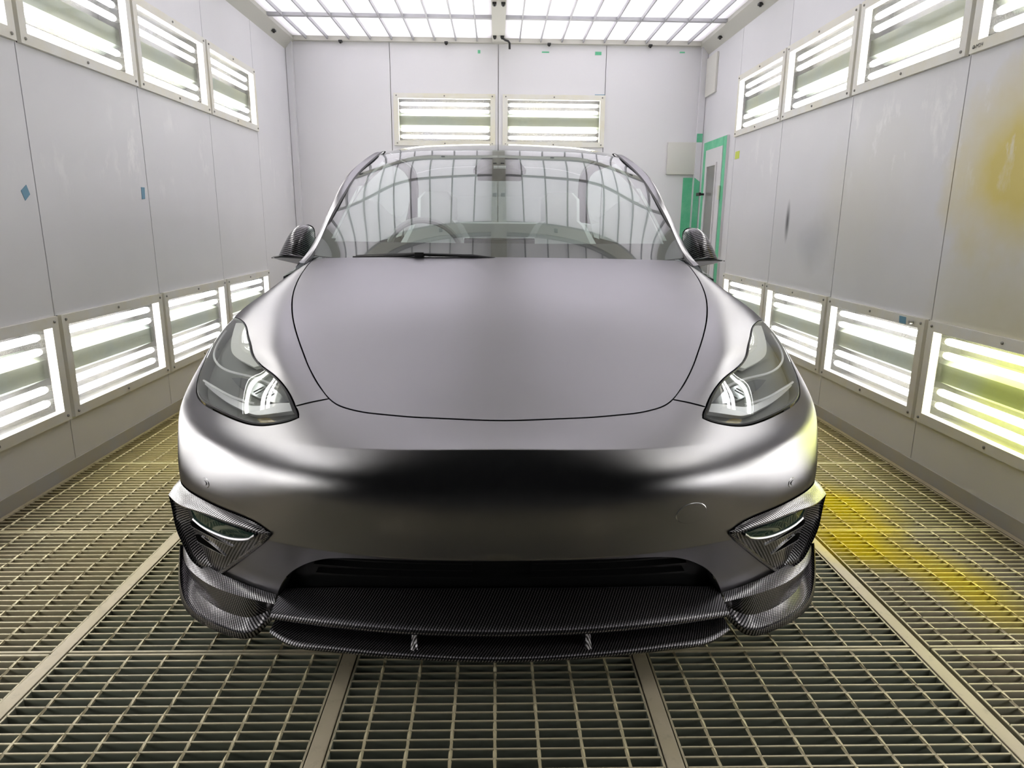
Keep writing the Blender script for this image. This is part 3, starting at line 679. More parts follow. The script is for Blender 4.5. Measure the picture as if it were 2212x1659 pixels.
def strip3(name, A, B, m, parent, sx=1, closed=False, rows=None, ang=40, fl=False, sharp=None):
    """surface lofted through polylines of equal length"""
    R = [np.asarray(r, float) for r in ([A]+(rows or [])+[B])]; n = len(R[0]); V = [tuple(p*[sx, 1, 1]) for r in R for p in r]; F = []
    for i in range(len(R)-1):
        for k in range(n if closed else n-1):
            f = (i*n+k, i*n+(k+1) % n, (i+1)*n+(k+1) % n, (i+1)*n+k); F.append(f if (sx > 0) != fl else f[::-1])
    o = mesh(name, V, F, m, parent, ang)
    if m is M['carbon']:
        mid = np.mean(R, axis=0); a = np.concatenate([[0], np.cumsum(np.linalg.norm(np.diff(mid, axis=0), axis=1))])
        b = np.concatenate([[0], np.cumsum(np.linalg.norm(np.diff(R, axis=0), axis=2).mean(1))])
        set_uv(o, np.array([(a[k], b[i]) for i in range(len(R)) for k in range(n)]))
    if sharp:
        for e in o.data.edges:
            i, j = e.vertices; e.use_edge_sharp = i//n == j//n and i//n in sharp
    return o
def curve3(P, n):
    P = np.asarray(P, float); t = np.concatenate([[0], np.cumsum(np.linalg.norm(np.diff(P, axis=0), axis=1))])
    return spl1(t, P, np.linspace(0, t[-1], n)) if len(P) > 2 else P[0]+(P[1]-P[0])*np.linspace(0, 1, n)[:, None]

HEAD = [(0.7592, 7.127), (0.8025, 6.67), (0.8173, 6.139), (0.8034, 5.422), (0.7775, 5.011), (0.7464, 4.833), (0.7138, 4.71), (0.6767, 4.635), (0.6344, 4.604), (0.5695, 4.585), (0.5154, 4.566), (0.4826, 4.571), (0.4597, 4.599), (0.4297, 4.679), (0.4025, 4.791), (0.3936, 4.85), (0.3994, 4.909), (0.4176, 5.011), (0.4442, 5.16), (0.4752, 5.299), (0.5117, 5.414), (0.5467, 5.508), (0.5748, 5.702), (0.5918, 6.091), (0.6156, 6.43), (0.6509, 6.741), (0.6851, 6.865)]
SEAM = [(0.4593, 9.719), (0.4439, 9.035), (0.4432, 8.581), (0.4452, 8.2), (0.4494, 7.752), (0.4522, 7.351), (0.448, 6.883), (0.4303, 6.507), (0.4058, 6.14), (0.3867, 5.782), (0.3649, 5.499), (0.338, 5.313), (0.3145, 5.234), (0.282, 5.188), (0.2365, 5.159), (0.1863, 5.155), (0.1389, 5.155), (0.0947, 5.169), (0.0, 5.170999999999999)]
S1 = [(0.338, 5.313), (0.3855, 5.145), (0.4176, 5.011)]
S2 = [(0.7464, 4.833), (0.895, 4.843), (1.0, 4.828)]
GR = [(0.43770000000000003, 0.0), (0.43470000000000003, 0.15), (0.4237, 0.392), (0.3981, 0.745), (0.352, 1.101), (0.2899, 1.382), (0.2224, 1.488), (0.1466, 1.542), (0.0625, 1.552), (0.0, 1.555)]
FA = [(0.7193, 2.16), (0.6638, 2.178), (0.5902, 2.203), (0.5203, 2.201), (0.4634, 2.164), (0.4326, 2.06), (0.4101, 1.877)]
BC = [(0.4101, 1.877), (0.453, 1.393), (0.5104, 0.919), (0.5597, 0.512), (0.5959, 0.265), (0.6137, 0.178)]
FACE = [(0.688, 1.71), (0.5894, 1.76), (0.5174, 1.793), (0.4689, 1.821), (0.427, 1.805), (0.4528, 1.399), (0.5107, 0.917), (0.5603, 0.506), (0.6057, 0.226), (0.6288, 0.411), (0.6687, 0.837), (0.6961, 1.378)]
ALM = [(0.654, 1.656), (0.5899, 1.746), (0.5305, 1.774), (0.4809, 1.794), (0.4437, 1.746), (0.4552, 1.629), (0.4895, 1.487), (0.5302, 1.404), (0.5735, 1.377), (0.6152, 1.383), (0.6488, 1.437)]
FIN1 = [(0.7385, 1.023), (0.6109, 1.178), (0.5227, 1.182), (0.564, 1.246), (0.6284, 1.31), (0.6808, 1.247)]
FIN2 = [(0.714, 0.737), (0.6163, 0.838), (0.5556, 0.843), (0.5897, 0.97), (0.6369, 1.036), (0.6797, 0.921)]
BAR = [(0.7223, 4.888), (0.6663, 4.84), (0.5985, 4.778), (0.5402, 4.747), (0.4937, 4.757), (0.4768, 4.802), (0.4261, 4.962), (0.4441, 5.067), (0.4779, 4.981), (0.5144, 4.863), (0.5655, 4.843), (0.6389, 4.9), (0.7176, 4.946)]
PROJ = [(0.6356, 5.138), (0.599, 5.194), (0.5527, 5.198), (0.5207, 5.217), (0.486, 5.166), (0.4504, 5.092), (0.4725, 5.024), (0.5076, 4.99), (0.5543, 5.0), (0.6014, 5.052)]
AMB = [(0.4999, 4.721), (0.4819, 4.78), (0.4517, 4.752), (0.4607, 4.698), (0.4849, 4.678)]
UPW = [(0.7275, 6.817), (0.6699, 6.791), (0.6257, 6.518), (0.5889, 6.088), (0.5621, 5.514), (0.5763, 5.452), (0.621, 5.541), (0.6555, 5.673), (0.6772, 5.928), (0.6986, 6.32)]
SENS = [(0.5707, 2.753)]
TOW = [(0.3183, 2.727)]
REAR = [(.35, 9.44), (.2, 9.22), (0., 9.16)]
IC = 11                                              # where fender, bumper and hood meet
hd_low = HEAD[5:18]; hd_up = [HEAD[17]]+HEAD[18:]+HEAD[:6]
def mirror_close(half):                              # half outline from centre to centre -> full
    return half+[(-u, v) for u, v in half[::-1] if u > 1e-6]
hood = SEAM[::-1]+REAR
hood_o = hood[:-1]+[(0., 9.16)]
region('hood', mirror_close(hood_o)[:], M['paint'], car, inset=.0028, step=.018)
bump = [SEAM[-1]]+SEAM[IC:-1][::-1]+S1[1:]+hd_low[::-1][1:]+S2[1:]+[(1., 3.), (1., 1.5), (1., 0.)]+[(.7, 0.), (.55, 0.)]+GR
region('front_bumper', mirror_close(bump), M['paint'], car, inset=.0022, step=.014, crease=True, ang=60)
fend = SEAM[:IC+1]+S1[1:]+hd_up[1:]+S2[1:]+[(1., 6.5), (1., 8.), (1., 10.1), (.8, 10.1), (.6, 10.1), (.455, 10.1)]
for sx in (1, -1): region('fender', fend, M['paint'], car, inset=.0024, step=.014, sx=sx)
def seal(uv, hw=.012, depth=-.008, sx=1):
    C = smooth_poly(to_m(uv), closed=False, step=.012); t = np.gradient(C, axis=0); t /= np.linalg.norm(t, axis=1)[:, None]; nn = np.stack([-t[:, 1], t[:, 0]], 1)
    strip3('panel_seal', surf_pts(C+nn*hw, depth), surf_pts(C-nn*hw, depth), M['dark'], car, sx)
for sx in (1, -1):
    seal(SEAM, sx=sx); seal(S1, sx=sx); seal(S2, sx=sx)
# dark liner behind all front panels
uu = np.linspace(-.985, .985, 60); vv = np.linspace(.05, 10., 60); A, B_ = np.meshgrid(uu, vv); P = S.ev(A.ravel(), B_.ravel())-S.nor(A.ravel(), B_.ravel())*.085
mesh('inner_liner', P, [(i*60+j, i*60+j+1, (i+1)*60+j+1, (i+1)*60+j) for i in range(59) for j in range(59)], M['dark'], car, True)

# lower grille: recessed back, three slats each side
gfull = mirror_close([(0., 0.)]+[(.22, 0.)]+GR[:-1]+[(0., 1.575)])
region('lower_grille', gfull, M['black'], car, off=-.05, inset=-.002, step=.03, rim=0)
gb = smooth_poly(to_m(GR), closed=False, step=.015); gb = np.concatenate([gb, (gb*[-1, 1])[::-1][1:]])
strip3('grille_surround', surf_pts(gb, -.001), surf_pts(gb, -.05), M['black'], car)
for v in (.62, .84, 1.06):
    for sx in (1, -1):
        us = np.linspace(.05, .30 if v > 1 else .35, 14); Q = to_m(np.stack([us, np.full(14, v)], 1)); Q2 = Q+[0, .006]
        strip3('grille_slat', surf_pts(Q, -.045), surf_pts(Q2, -.045), M['black'], car, sx, rows=[surf_pts(Q, -.028), surf_pts(Q2, -.028)])

# headlights
for sx in (1, -1):
    o0 = smooth_poly(to_m(HEAD)); a = inset_poly(o0, .0022); b = inset_poly(o0, .0085)
    hl = region('headlight_bowl', b, M['bowl'], car, off=-.032, step=.02, rim=0, sx=sx, smoothed=True)
    hl.name = 'headlight'
    strip3('gasket', surf_pts(a, -.0005), surf_pts(b, -.0015), M['black'], hl, sx, True, rows=[surf_pts(inset_poly(o0, .0055), .0008)])
    strip3('bowl_wall', surf_pts(b, -.0015), surf_pts(b, -.032), M['bowl'], hl, sx, True)
    strip3('gasket_back', surf_pts(a, -.0005), surf_pts(a, -.012), M['black'], hl, sx, True)
    ln = region('lens', b, M['lens'], hl, off=-.001, step=.008, rim=0, sx=sx, smoothed=True)
    # the lens domes out a little, most towards its outer edge
    hi_, ho_ = to_m(HEAD[17:]), to_m(HEAD[:6]); Vn_ = np.array([v.co[:] for v in ln.data.vertices])*[sx, 1, 1]
    A_, B2 = surf_pts(smooth_poly(hi_, False, .01)), surf_pts(smooth_poly(ho_, False, .01))
    di = np.min(np.linalg.norm(Vn_[:, None]-A_[None], axis=2), 1); do = np.min(np.linalg.norm(Vn_[:, None]-B2[None], axis=2), 1)
    tt = di/(di+do); g_ = np.sin(math.pi*tt**1.6)*np.clip((Vn_[:, 1]-.26)/.16, 0, 1)*.0035
    nv = np.array([v.normal[:] for v in ln.data.vertices])
    for v_, g1, n1 in zip(ln.data.vertices, g_, nv):
        v_.co = [v_.co[q]+g1*n1[q] for q in range(3)]
    region('light_blade', BAR, M['blade'], hl, off=-.011, step=.01, rim=.014, sx=sx)
    region('projector_module', PROJ, M['projector'], hl, off=-.016, step=.012, rim=.02, sx=sx)
    region('side_marker', AMB, M['amber'], hl, off=-.022, step=.012, rim=.006, sx=sx)
    region('bezel_reflection', UPW, M['ceiling_reflection'], hl, off=-.006, step=.012, rim=.012, sx=sx)  # white patch painted in the shape of the ceiling's reflection
    for L, k in (([(.735, 4.93), (.66, 4.90), (.58, 4.86), (.52, 4.88)], -.009), ([(.80, 6.7), (.785, 6.1), (.75, 5.5), (.66, 5.24), (.56, 5.24), (.49, 5.23)], -.008)):
        mb = MB(); mb.tube(sgn(sx, surf_pts(smooth_poly(to_m(L), False, .012), k)), .0034, 6); mb.build('light_guide', M['guide'], hl, True)
    for L in ([(.545, 5.03), (.53, 5.15)], [(.515, 5.0), (.50, 5.14)]):
        MB().tube(sgn(sx, surf_pts(to_m(L), -.012)), .002, 6).build('module_divider', M['chrome'], hl, True)

# parking sensors, tow-eye cover
for sx in (1, -1):
    uv0 = to_m(SENS)[0]
    ring = [uv0+.011*np.array([math.cos(t_), math.sin(t_)]) for t_ in np.linspace(0, 2*math.pi, 20, endpoint=False)]
    o = region('parking_sensor', np.array(ring)*1., M['paint'], car, off=.0015, step=.006, rim=.004, sx=sx, smoothed=True)
    strip3('sensor_ring', surf_pts(np.array(ring), .0016), surf_pts(inset_poly(np.array(ring), -.0018), -.001), M['silver'], o, sx, True)
    c8 = np.array([uv0+.0055*np.array([math.cos(t_), math.sin(t_)]) for t_ in np.linspace(0, 2*math.pi, 14, endpoint=False)])
    region('sensor_face', c8, M['paint'], o, off=.0035, step=.004, rim=.003, sx=sx, smoothed=True)
uv0 = to_m(TOW)[0]
ring = np.array([uv0+.028*np.array([math.cos(t_), 1.0*math.sin(t_)]) for t_ in np.linspace(0, 2*math.pi, 36, endpoint=False)])
tc = region('tow_cover', ring, M['paint'], car, off=.0012, step=.012, rim=.003, sx=1, smoothed=True)
strip3('tow_cover_edge', surf_pts(ring, .0016), surf_pts(inset_poly(ring, -.0014), .0004), M['silver'], tc, 1, True)

# ---- carbon fog-lamp surrounds
VIS = np.array([(0.939, 0.37, 0.409), (0.870, 0.288, 0.414), (0.765, 0.204, 0.426), (0.687, 0.152, 0.426), (0.633, 0.125, 0.423), (0.59, 0.111, 0.416), (0.569, 0.107, 0.417)])
RL = np.array([(.939, .37, .409), (.929, .36, .368), (.914, .345, .307), (.894, .335, .264), (.872, .325, .227), (.844, .32, .206), (.817, .315, .196), (.803, .312, .190)])
for sx in (1, -1):
    n = 26
    seam = curve3(surf_pts(smooth_poly(to_m(FA), False, .012), .001), n); seam[0] = (.929, .425, .434)
    vis = curve3(VIS, n); vin = vis+np.array([0, .004, -.006])
    rl = curve3(RL, n)
    fs = region('fog_lamp_surround', FACE, M['carbon'], car, off=.003, step=.012, rim=.02, sx=sx)
    strip3('visor', seam, vis, M['carbon'], fs, sx, rows=[seam*.5+vis*.5+[0, -.001, .003]])
    ft = curve3(surf_pts(smooth_poly(to_m(FACE[:5]), False, .012), .002), n)
    strip3('visor_underside', vis, ft, M['carbon'], fs, sx, rows=[vin])
    fleft = curve3(surf_pts(smooth_poly(to_m([FACE[0]]+FACE[:7:-1]), False, .012), .002), n)
    rin = rl+np.array([-.006, .004, 0])
    strip3('duct_side_wall', rl, fleft, M['carbon'], fs, sx, rows=[rin, rin*.45+fleft*.55+[.012, 0, 0]], fl=True)
    body = np.array([(.929, .425, .434), (.934, .44, .37), (.930, .43, .31), (.922, .42, .265), (.905, .40, .226), (.876, .375, .203), (.84, .345, .192), (.803, .318, .186)])
    strip3('duct_outer_wall', curve3(body, n), rl, M['carbon'], fs, sx, fl=True)
    bc = smooth_poly(to_m(BC), False, .012); bo = inset_poly(bc, .0)
    t_ = np.gradient(bc, axis=0); t_ /= np.linalg.norm(t_, axis=1)[:, None]; nn = np.stack([-t_[:, 1], t_[:, 0]], 1)
    strip3('lower_edge', surf_pts(bc+nn*.006, .003), surf_pts(bc-nn*.005, .003), M['carbon'], fs, sx, rows=[surf_pts(bc+nn*.0035, .0085), surf_pts(bc-nn*.002, .0085)])
    strip3('surround_seal', surf_pts(smooth_poly(to_m(FA), False, .012)+[0, .006], .0006), surf_pts(smooth_poly(to_m(FA), False, .012)-[0, .004], .0006), M['dark'], fs, sx)
    lamp_ = region('fog_lamp', ALM, M['foglens'], fs, off=.0065, step=.01, rim=.006, sx=sx)
    lm = smooth_poly(to_m(ALM[4:]), False, .01)
    MB().tube(sgn(sx, surf_pts(lm, .008)), .0042, 6).build('fog_lamp_rim', M['paint'], fs, True)
    for FN in (FIN1, FIN2):
        region('fin_slot', FN, M['dark'], fs, off=.0045, step=.012, rim=.003, sx=sx)
        for seg in (FN[:3], FN[2:5]):
            C = smooth_poly(to_m(seg), False, .008); strip3('fin_highlight', surf_pts(C, .003), surf_pts(C+[0, .0016], .003), M['silver'], fs, sx, rows=[surf_pts(C, .0062), surf_pts(C+[0, .0016], .0062)])  # silver strips stand in for the highlights on the fin edges

# ---- carbon splitter, lower lip and corner trays
sp = empty('front_splitter'); sp.parent = car
xs = np.linspace(-.598, .598, 81)
def sx_curve(pts): p = np.array(pts); return spl1(np.concatenate([-p[:0:-1, 0], p[:, 0]]), np.concatenate([p[:0:-1, 1:], p[:, 1:]]), xs)
def row(pts): c = sx_curve(pts); return np.stack([xs, c[:, 0], c[:, 1]], 1)
back = row([(0, .165, .232), (.25, .172, .228), (.45, .20, .215), (.598, .235, .192)])
mid1 = row([(0, .115, .205), (.25, .125, .203), (.45, .155, .196), (.598, .19, .184)])
edge = row([(0, .052, .177), (.079, .054, .177), (.225, .065, .176), (.414, .096, .175), (.598, .140, .174)])
e2, e3, e4 = edge+[0, -.0035, -.005], edge+[0, -.003, -.013], edge+[0, .006, -.019]
und = edge+[0, .22, -.010]
strip3('splitter_blade', back, und, M['carbon'], sp, rows=[mid1*.5+back*.5+[0, 0, -.003], mid1, edge*.7+mid1*.3+[0, 0, -.001], edge+[0, .003, .0008], e2, e3, e4], ang=70)
lip = row([(0, .019, .125), (.223, .034, .125), (.334, .049, .125), (.447, .069, .125), (.545, .096, .126), (.598, .128, .135)])
strip3('lower_lip', lip+[0, .30, .012], lip+[0, .32, -.012], M['carbon'], sp, rows=[lip+[0, .012, .001], lip+[0, .002, -.001], lip+[0, -.003, -.007], lip+[0, 0, -.013], lip+[0, .012, -.017]], ang=70)
for s in (-1, 1):
    x = s*.218; V = []
    for z, y0, y1, hw in ((.166, .062, .20, .007), (.145, .056, .20, .0065), (.120, .046, .20, .010)):
        V += [(x-hw, y0+.006, z), (x, y0, z), (x+hw, y0+.006, z), (x+hw, y1, z), (x-hw, y1, z)]
    mesh('splitter_strut', V, [(5*i+k, 5*i+(k+1) % 5, 5*i+5+(k+1) % 5, 5*i+5+k) for i in range(2) for k in range(5)], M['carbon_plain'], sp)
mesh('splitter_tunnel', [(x, y, z) for x, y in ((-.60, .30), (.60, .30)) for z in (.08, .20)], [(0, 2, 3, 1)], M['black'], sp)
T = dict(
 body=[(.601, .215, .187), (.678, .243, .195), (.777, .293, .207), (.851, .35, .212), (.918, .429, .222), (.945, .49, .235)],
 rail0=[(.601, .205, .190), (.672, .232, .198), (.772, .282, .209), (.848, .338, .215), (.922, .415, .225), (.953, .48, .238)],
 rail1=[(.599, .178, .180), (.652, .196, .181), (.716, .221, .183), (.80, .267, .185), (.868, .322, .189), (.922, .385, .197), (.956, .46, .22)],
 wall=[(.603, .195, .168), (.617, .213, .150), (.638, .216, .134), (.666, .203, .127), (.711, .211, .125), (.772, .245, .125), (.837, .300, .125), (.883, .351, .128), (.915, .405, .142), (.942, .455, .190), (.955, .480, .213)],
 outer=[(.596, .172, .165), (.610, .182, .143), (.630, .184, .120), (.650, .170, .105), (.673, .164, .100), (.725, .180, .099), (.778, .209, .100), (.841, .252, .104), (.887, .296, .113), (.918, .340, .130), (.944, .395, .158), (.962, .452, .213)],
 out2=[(.595, .166, .155), (.609, .175, .132), (.630, .179, .109), (.650, .166, .094), (.674, .160, .089), (.727, .176, .088), (.781, .205, .089), (.845, .248, .093), (.892, .292, .102), (.923, .338, .119), (.949, .394, .148), (.966, .453, .205)],
 under=[(.597, .175, .145), (.615, .187, .122), (.635, .189, .100), (.655, .176, .086), (.676, .170, .082), (.727, .186, .081), (.780, .215, .082), (.842, .258, .086), (.888, .302, .095), (.918, .346, .112), (.945, .400, .142), (.962, .458, .200)],
 und2=[(.598, .26, .140), (.68, .26, .105), (.777, .31, .105), (.851, .37, .115), (.915, .44, .155), (.95, .50, .20)])
for sx in (1, -1):
    n = 60; c = {k: curve3(v, n) for k, v in T.items()}
    ct = strip3('corner_tray', c['body'], c['und2'], M['carbon'], car, sx, rows=[c['rail0'], c['rail0']*.4+c['rail1']*.6+[0, 0, .004], c['rail1'], c['rail1']*.5+c['wall']*.5, c['wall'], c['wall']*.7+c['outer']*.3+[0, 0, -.003], c['wall']*.35+c['outer']*.65+[0, 0, -.004], c['wall']*.1+c['outer']*.9+[0, 0, -.001], c['outer']+[0, 0, .004], c['out2'], c['under']], ang=180, fl=True, sharp=(1, 3, 5, 9, 11))
# ---- glasshouse
def patch(name, rows, m, parent, nu=40, nv=30, ang=60, off=None, half=True, urange=(-1, 1), sx=1):
    R = []
    for r in rows:
        p = np.array(r, float)
        if half: p = np.concatenate([p[:0:-1]*[-1, 1, 1], p])
        t = np.concatenate([[0], np.cumsum(np.linalg.norm(np.diff(p, axis=0), axis=1))]); t = t/t[-1]*2-1 if half else t/t[-1]
        R.append(spl1(t, p, np.linspace(*urange, nu)))
    R = np.array(R); d = np.linalg.norm(np.diff(R, axis=0), axis=2).mean(1); t = np.concatenate([[0], np.cumsum(d)])
    Q = spl1(t, R, np.linspace(0, t[-1], nv)) if len(R) > 2 else R[0]+(R[1]-R[0])*np.linspace(0, 1, nv)[:, None, None]
    V = (Q.reshape(-1, 3))*[sx, 1, 1]; F = [(i*nu+j, i*nu+j+1, (i+1)*nu+j+1, (i+1)*nu+j) for i in range(nv-1) for j in range(nu-1)]
    if sx < 0: F = [f[::-1] for f in F]
    return (V, F) if name is None else mesh(name, V, F, m, parent, ang)
WS = [[(0, 1.08, 1.010), (.3, 1.10, 1.012), (.55, 1.19, 1.020), (.745, 1.33, 1.030)],
      [(0, 1.36, 1.183), (.29, 1.375, 1.181), (.53, 1.43, 1.174), (.712, 1.50, 1.160)],
      [(0, 1.58, 1.303), (.28, 1.595, 1.301), (.51, 1.64, 1.294), (.687, 1.70, 1.278)],
      [(0, 1.82, 1.418), (.27, 1.835, 1.416), (.49, 1.87, 1.408), (.655, 1.92, 1.388)],
      [(0, 2.05, 1.502), (.25, 2.06, 1.500), (.45, 2.08, 1.494), (.600, 2.11, 1.478)]]
V, F = patch(None, WS, None, None, 61, 41)
wsh = mesh('windshield', V, F, M['windshield'], car, 60)
# black printed border, a hair behind the glass, with a rounded window
Vn = np.array(V).reshape(41, 61, 3); cells = []
for i in range(40):
    for j in range(60):
        a, b = (j+.5)/60*2-1, (i+.5)/40
        lim = .935-.03*b; edge_ = abs(a) > lim or b < .135 or b > .93
        if not edge_ and abs(a) > lim-.06 and b < .20 and ((abs(a)-(lim-.06))/.06)**2+((.20-b)/.065)**2 > 1: edge_ = True
        if edge_: cells.append((i*61+j, i*61+j+1, (i+1)*61+j+1, (i+1)*61+j))
mesh('windshield_border', np.array(V)+[0, .004, -.004], cells, mat('printed_border', (.05, .045, .05), .5), wsh, 60)
patch('roof', [[(0, 2.053, 1.5035), (.25, 2.063, 1.5015), (.45, 2.083, 1.4955), (.603, 2.113, 1.4795)], [(0, 2.40, 1.566), (.27, 2.40, 1.560), (.48, 2.40, 1.545), (.612, 2.40, 1.520)],
      [(0, 2.95, 1.585), (.27, 2.95, 1.579), (.48, 2.95, 1.562), (.61, 2.95, 1.535)], [(0, 3.55, 1.540), (.26, 3.55, 1.534), (.46, 3.55, 1.515), (.58, 3.55, 1.485)]], M['roofglass'], car)
patch('rear_glass', [[(0, 3.56, 1.538), (.26, 3.56, 1.532), (.46, 3.56, 1.513), (.58, 3.56, 1.483)], [(0, 4.05, 1.36), (.28, 4.05, 1.355), (.5, 4.04, 1.335), (.62, 4.0, 1.30)], [(0, 4.42, 1.10), (.3, 4.41, 1.095), (.55, 4.39, 1.08), (.68, 4.34, 1.06)]], M['roofglass'], car)
patch('tailgate', [[(0, 4.42, 1.10), (.3, 4.41, 1.095), (.55, 4.39, 1.08), (.80, 4.30, 1.04)], [(0, 4.56, 1.05), (.3, 4.55, 1.045), (.6, 4.50, 1.03), (.88, 4.36, 1.0)], [(0, 4.66, .80), (.3, 4.65, .80), (.65, 4.58, .80), (.93, 4.38, .80)], [(0, 4.72, .52), (.3, 4.71, .52), (.65, 4.64, .52), (.94, 4.42, .52)], [(0, 4.62, .25), (.3, 4.61, .25), (.65, 4.55, .25), (.90, 4.40, .25)]], M['paint'], car)
PIN = np.array([(.760, 1.27, 1.000), (.745, 1.33, 1.030), (.712, 1.50, 1.160), (.687, 1.70, 1.278), (.655, 1.92, 1.388), (.600, 2.11, 1.478), (.612, 2.40, 1.520), (.610, 2.95, 1.535), (.58, 3.55, 1.485), (.62, 4.0, 1.30), (.68, 4.34, 1.06)])
POUT = np.array([(.800, 1.27, .985), (.797, 1.38, 1.012), (.772, 1.55, 1.118), (.737, 1.75, 1.275), (.698, 1.95, 1.398), (.655, 2.13, 1.462), (.655, 2.40, 1.490), (.655, 2.95, 1.500), (.635, 3.55, 1.450), (.69, 4.0, 1.27), (.80, 4.34, 1.03)])
BELT = [(.842, 1.27, .944), (.852, 1.50, .952), (.866, 1.8, .968), (.872, 2.4, .985), (.872, 3.2, 1.0), (.86, 3.8, 1.015), (.82, 4.25, 1.03)]
for sx in (1, -1):
    n = 60; a, b = curve3(PIN, n), curve3(POUT, n); m_ = (a+b)/2+np.array([.006, 0, .012])
    strip3('roof_pillar', a+[0, .004, -.012], b+[-.01, 0, -.012], M['paint'], car, sx, rows=[a+[.003, 0, .002], a*.6+m_*.4, m_, b*.6+m_*.4, b], ang=50, fl=True)
    strip3('pillar_seal', a+[-.006, -.002, .0025], a+[.005, .001, .003], M['black'], car, sx, fl=True)
    be = curve3(BELT, n); gl = b+[-.012, 0, -.006]
    strip3('side_window', gl, be, M['sideglass'], car, sx, rows=[gl*.66+be*.34+[.018, 0, 0], gl*.33+be*.67+[.018, 0, 0]], fl=True)
    strip3('belt_trim', be+[0, 0, .008], be+[.008, 0, -.004], M['black'], car, sx, rows=[be+[.008, 0, .006]], fl=True)
    def side(name, y0, y1, arch=None, nn=40):
        ys = np.linspace(y0, y1, nn); bz = np.interp(ys, [1.36, 1.8, 2.4, 3.2, 3.8, 4.25], [.945, .968, .985, 1.0, 1.015, 1.03]); bx_ = np.interp(ys, [1.36, 1.5, 1.8, 2.4, 3.2, 3.8, 4.25, 4.42], [.846, .854, .870, .876, .876, .864, .825, .80])
        prof = [(0., 0.), (.30, .045), (.62, .075), (.85, .088), (1., .090)]
        R = []
        for y, z0, x0 in zip(ys, bz, bx_):
            zb = .27
            if arch and abs(y-arch[0]) < arch[1]: zb = max(zb, .34+math.sqrt(arch[1]**2-(y-arch[0])**2))
            col = []
            for k in np.linspace(0, 1, 14):
                z = z0+(zb-z0)*k; dz = (z0-z)/.62
                col.append((x0+np.interp(min(dz, 1.), [0, .1, .25, .5, .8, 1.], [0, .035, .063, .078, .074, .06])*(1 if y < 4.1 else 1-.2*(y-4.1)), y, z))
            R.append(col)
        R = np.array(R).reshape(-1, 3)*[sx, 1, 1]; F = [(i*14+j, i*14+j+1, (i+1)*14+j+1, (i+1)*14+j) for i in range(nn-1) for j in range(13)]
        return mesh(name, R, F if sx < 0 else [f[::-1] for f in F], M['paint'], car, 60)
    side('front_door', 1.366, 2.50); side('rear_door', 2.506, 3.42, (3.75, .39)); side('rear_quarter', 3.426, 4.42, (3.75, .39))
    MB().add(*bevel_box(*sorted((sx*.82, sx*.93)), 1.20, 3.36, .20, .27, .01)).build('side_skirt', M['carbon_plain'], car, True)
    for y in (1.75, 2.85): MB().add(*bevel_box(*sorted((sx*.946, sx*.952)), y+.45, y+.62, .80, .825, .002)).build('door_handle', M['paint'], car, True)
    # wheels
    for y in (.90, 3.75):
        wv = MB(); prof = [(.30, .22), (.30, .235), (.335, .24), (.345, .20), (.345, .06), (.335, .02), (.29, .02)]; N = 40; V = []
        for i in range(N):
            a_ = 2*math.pi*i/N
            V += [(sx*(.70+d_), y+r_*math.cos(a_), .3475+r_*math.sin(a_)) for r_, d_ in prof]
        k = len(prof); F = [(i*k+j, i*k+j+1, ((i+1) % N)*k+j+1, ((i+1) % N)*k+j) for i in range(N) for j in range(k-1)]
        wh = fixn(mesh('wheel', V, F, M['rubber'], car, 40))
        rv = MB()
        for q in range(5):
            a_ = 2*math.pi*q/5
            for dd in (-.10, .10):
                c0, c1 = (.06*math.cos(a_+dd*2), .06*math.sin(a_+dd*2)), (.27*math.cos(a_+dd), .27*math.sin(a_+dd))
                rv.tube([(sx*.905, y+c0[0], .3475+c0[1]), (sx*.915, y+c1[0], .3475+c1[1])], [.028, .018], 6)
        rv.tube([(sx*.86, y, .3475), (sx*.915, y, .3475)], [.07, .055], 16)
        rr = rv.build('rim_spokes', M['rim'], wh, True)
        hoop = MB(); pr = [(.305, .02), (.285, .03), (.285, .21), (.305, .222)]; V = []
        for i in range(N):
            a_ = 2*math.pi*i/N; V += [(sx*(.70+d_), y+r_*math.cos(a_), .3475+r_*math.sin(a_)) for r_, d_ in pr]
        mesh('rim_barrel', V, [(i*4+j, i*4+j+1, ((i+1) % N)*4+j+1, ((i+1) % N)*4+j) for i in range(N) for j in range(3)], M['rim'], wh, 40)
    # mirrors
    mrow = []
    prof = [(.818, 1.014), (.812, 1.055), (.810, 1.10), (.816, 1.135), (.842, 1.146), (.866, 1.138), (.900, 1.102), (.925, 1.060), (.940, 1.032), (.949, 1.015)]
    pc = curve3([(x, 0, z) for x, z in prof], 30); cx, cz = .868, 1.03
    rows_ = []
    for t_ in np.concatenate([np.linspace(0, 1, 14)**1.8, [1.25, 1.5]]):
        f = (1-(1-min(t_, 1))**2.3)**(1/2.3) if t_ <= 1 else 1-.05*(t_-1)
        q = pc.copy(); q[:, 0] = cx+(q[:, 0]-cx)*max(f, .01); q[:, 2] = 1.014+(q[:, 2]-1.014)*max(f, .01)+.012*(1-f); q[:, 1] = 1.468+.11*t_-.025*(q[:, 2]-1.014)/.13*0; rows_.append(q)
    mi = empty('side_mirror'); mi.parent = car
    strip3('mirror_shell', rows_[0], rows_[-1], M['carbon_mirror'], mi, sx, rows=rows_[1:-1], ang=60)
    gz = np.array([(x, 1.635, z) for x, z in zip(pc[:, 0], pc[:, 2])]); mesh('mirror_glass', np.concatenate([[(sx*cx, 1.635, 1.05)], gz*[sx, 1, 1]]), [(0, i, i+1) for i in range(1, 30)], M['chrome'], mi)
    mb = MB(); yb0, yb1 = 1.475, 1.64
    lowp = [(.800, .985), (.852, .984), (.926, .999), (.956, 1.008), (.953, 1.0155), (.92, 1.016), (.815, 1.0135), (.79, 1.008)]
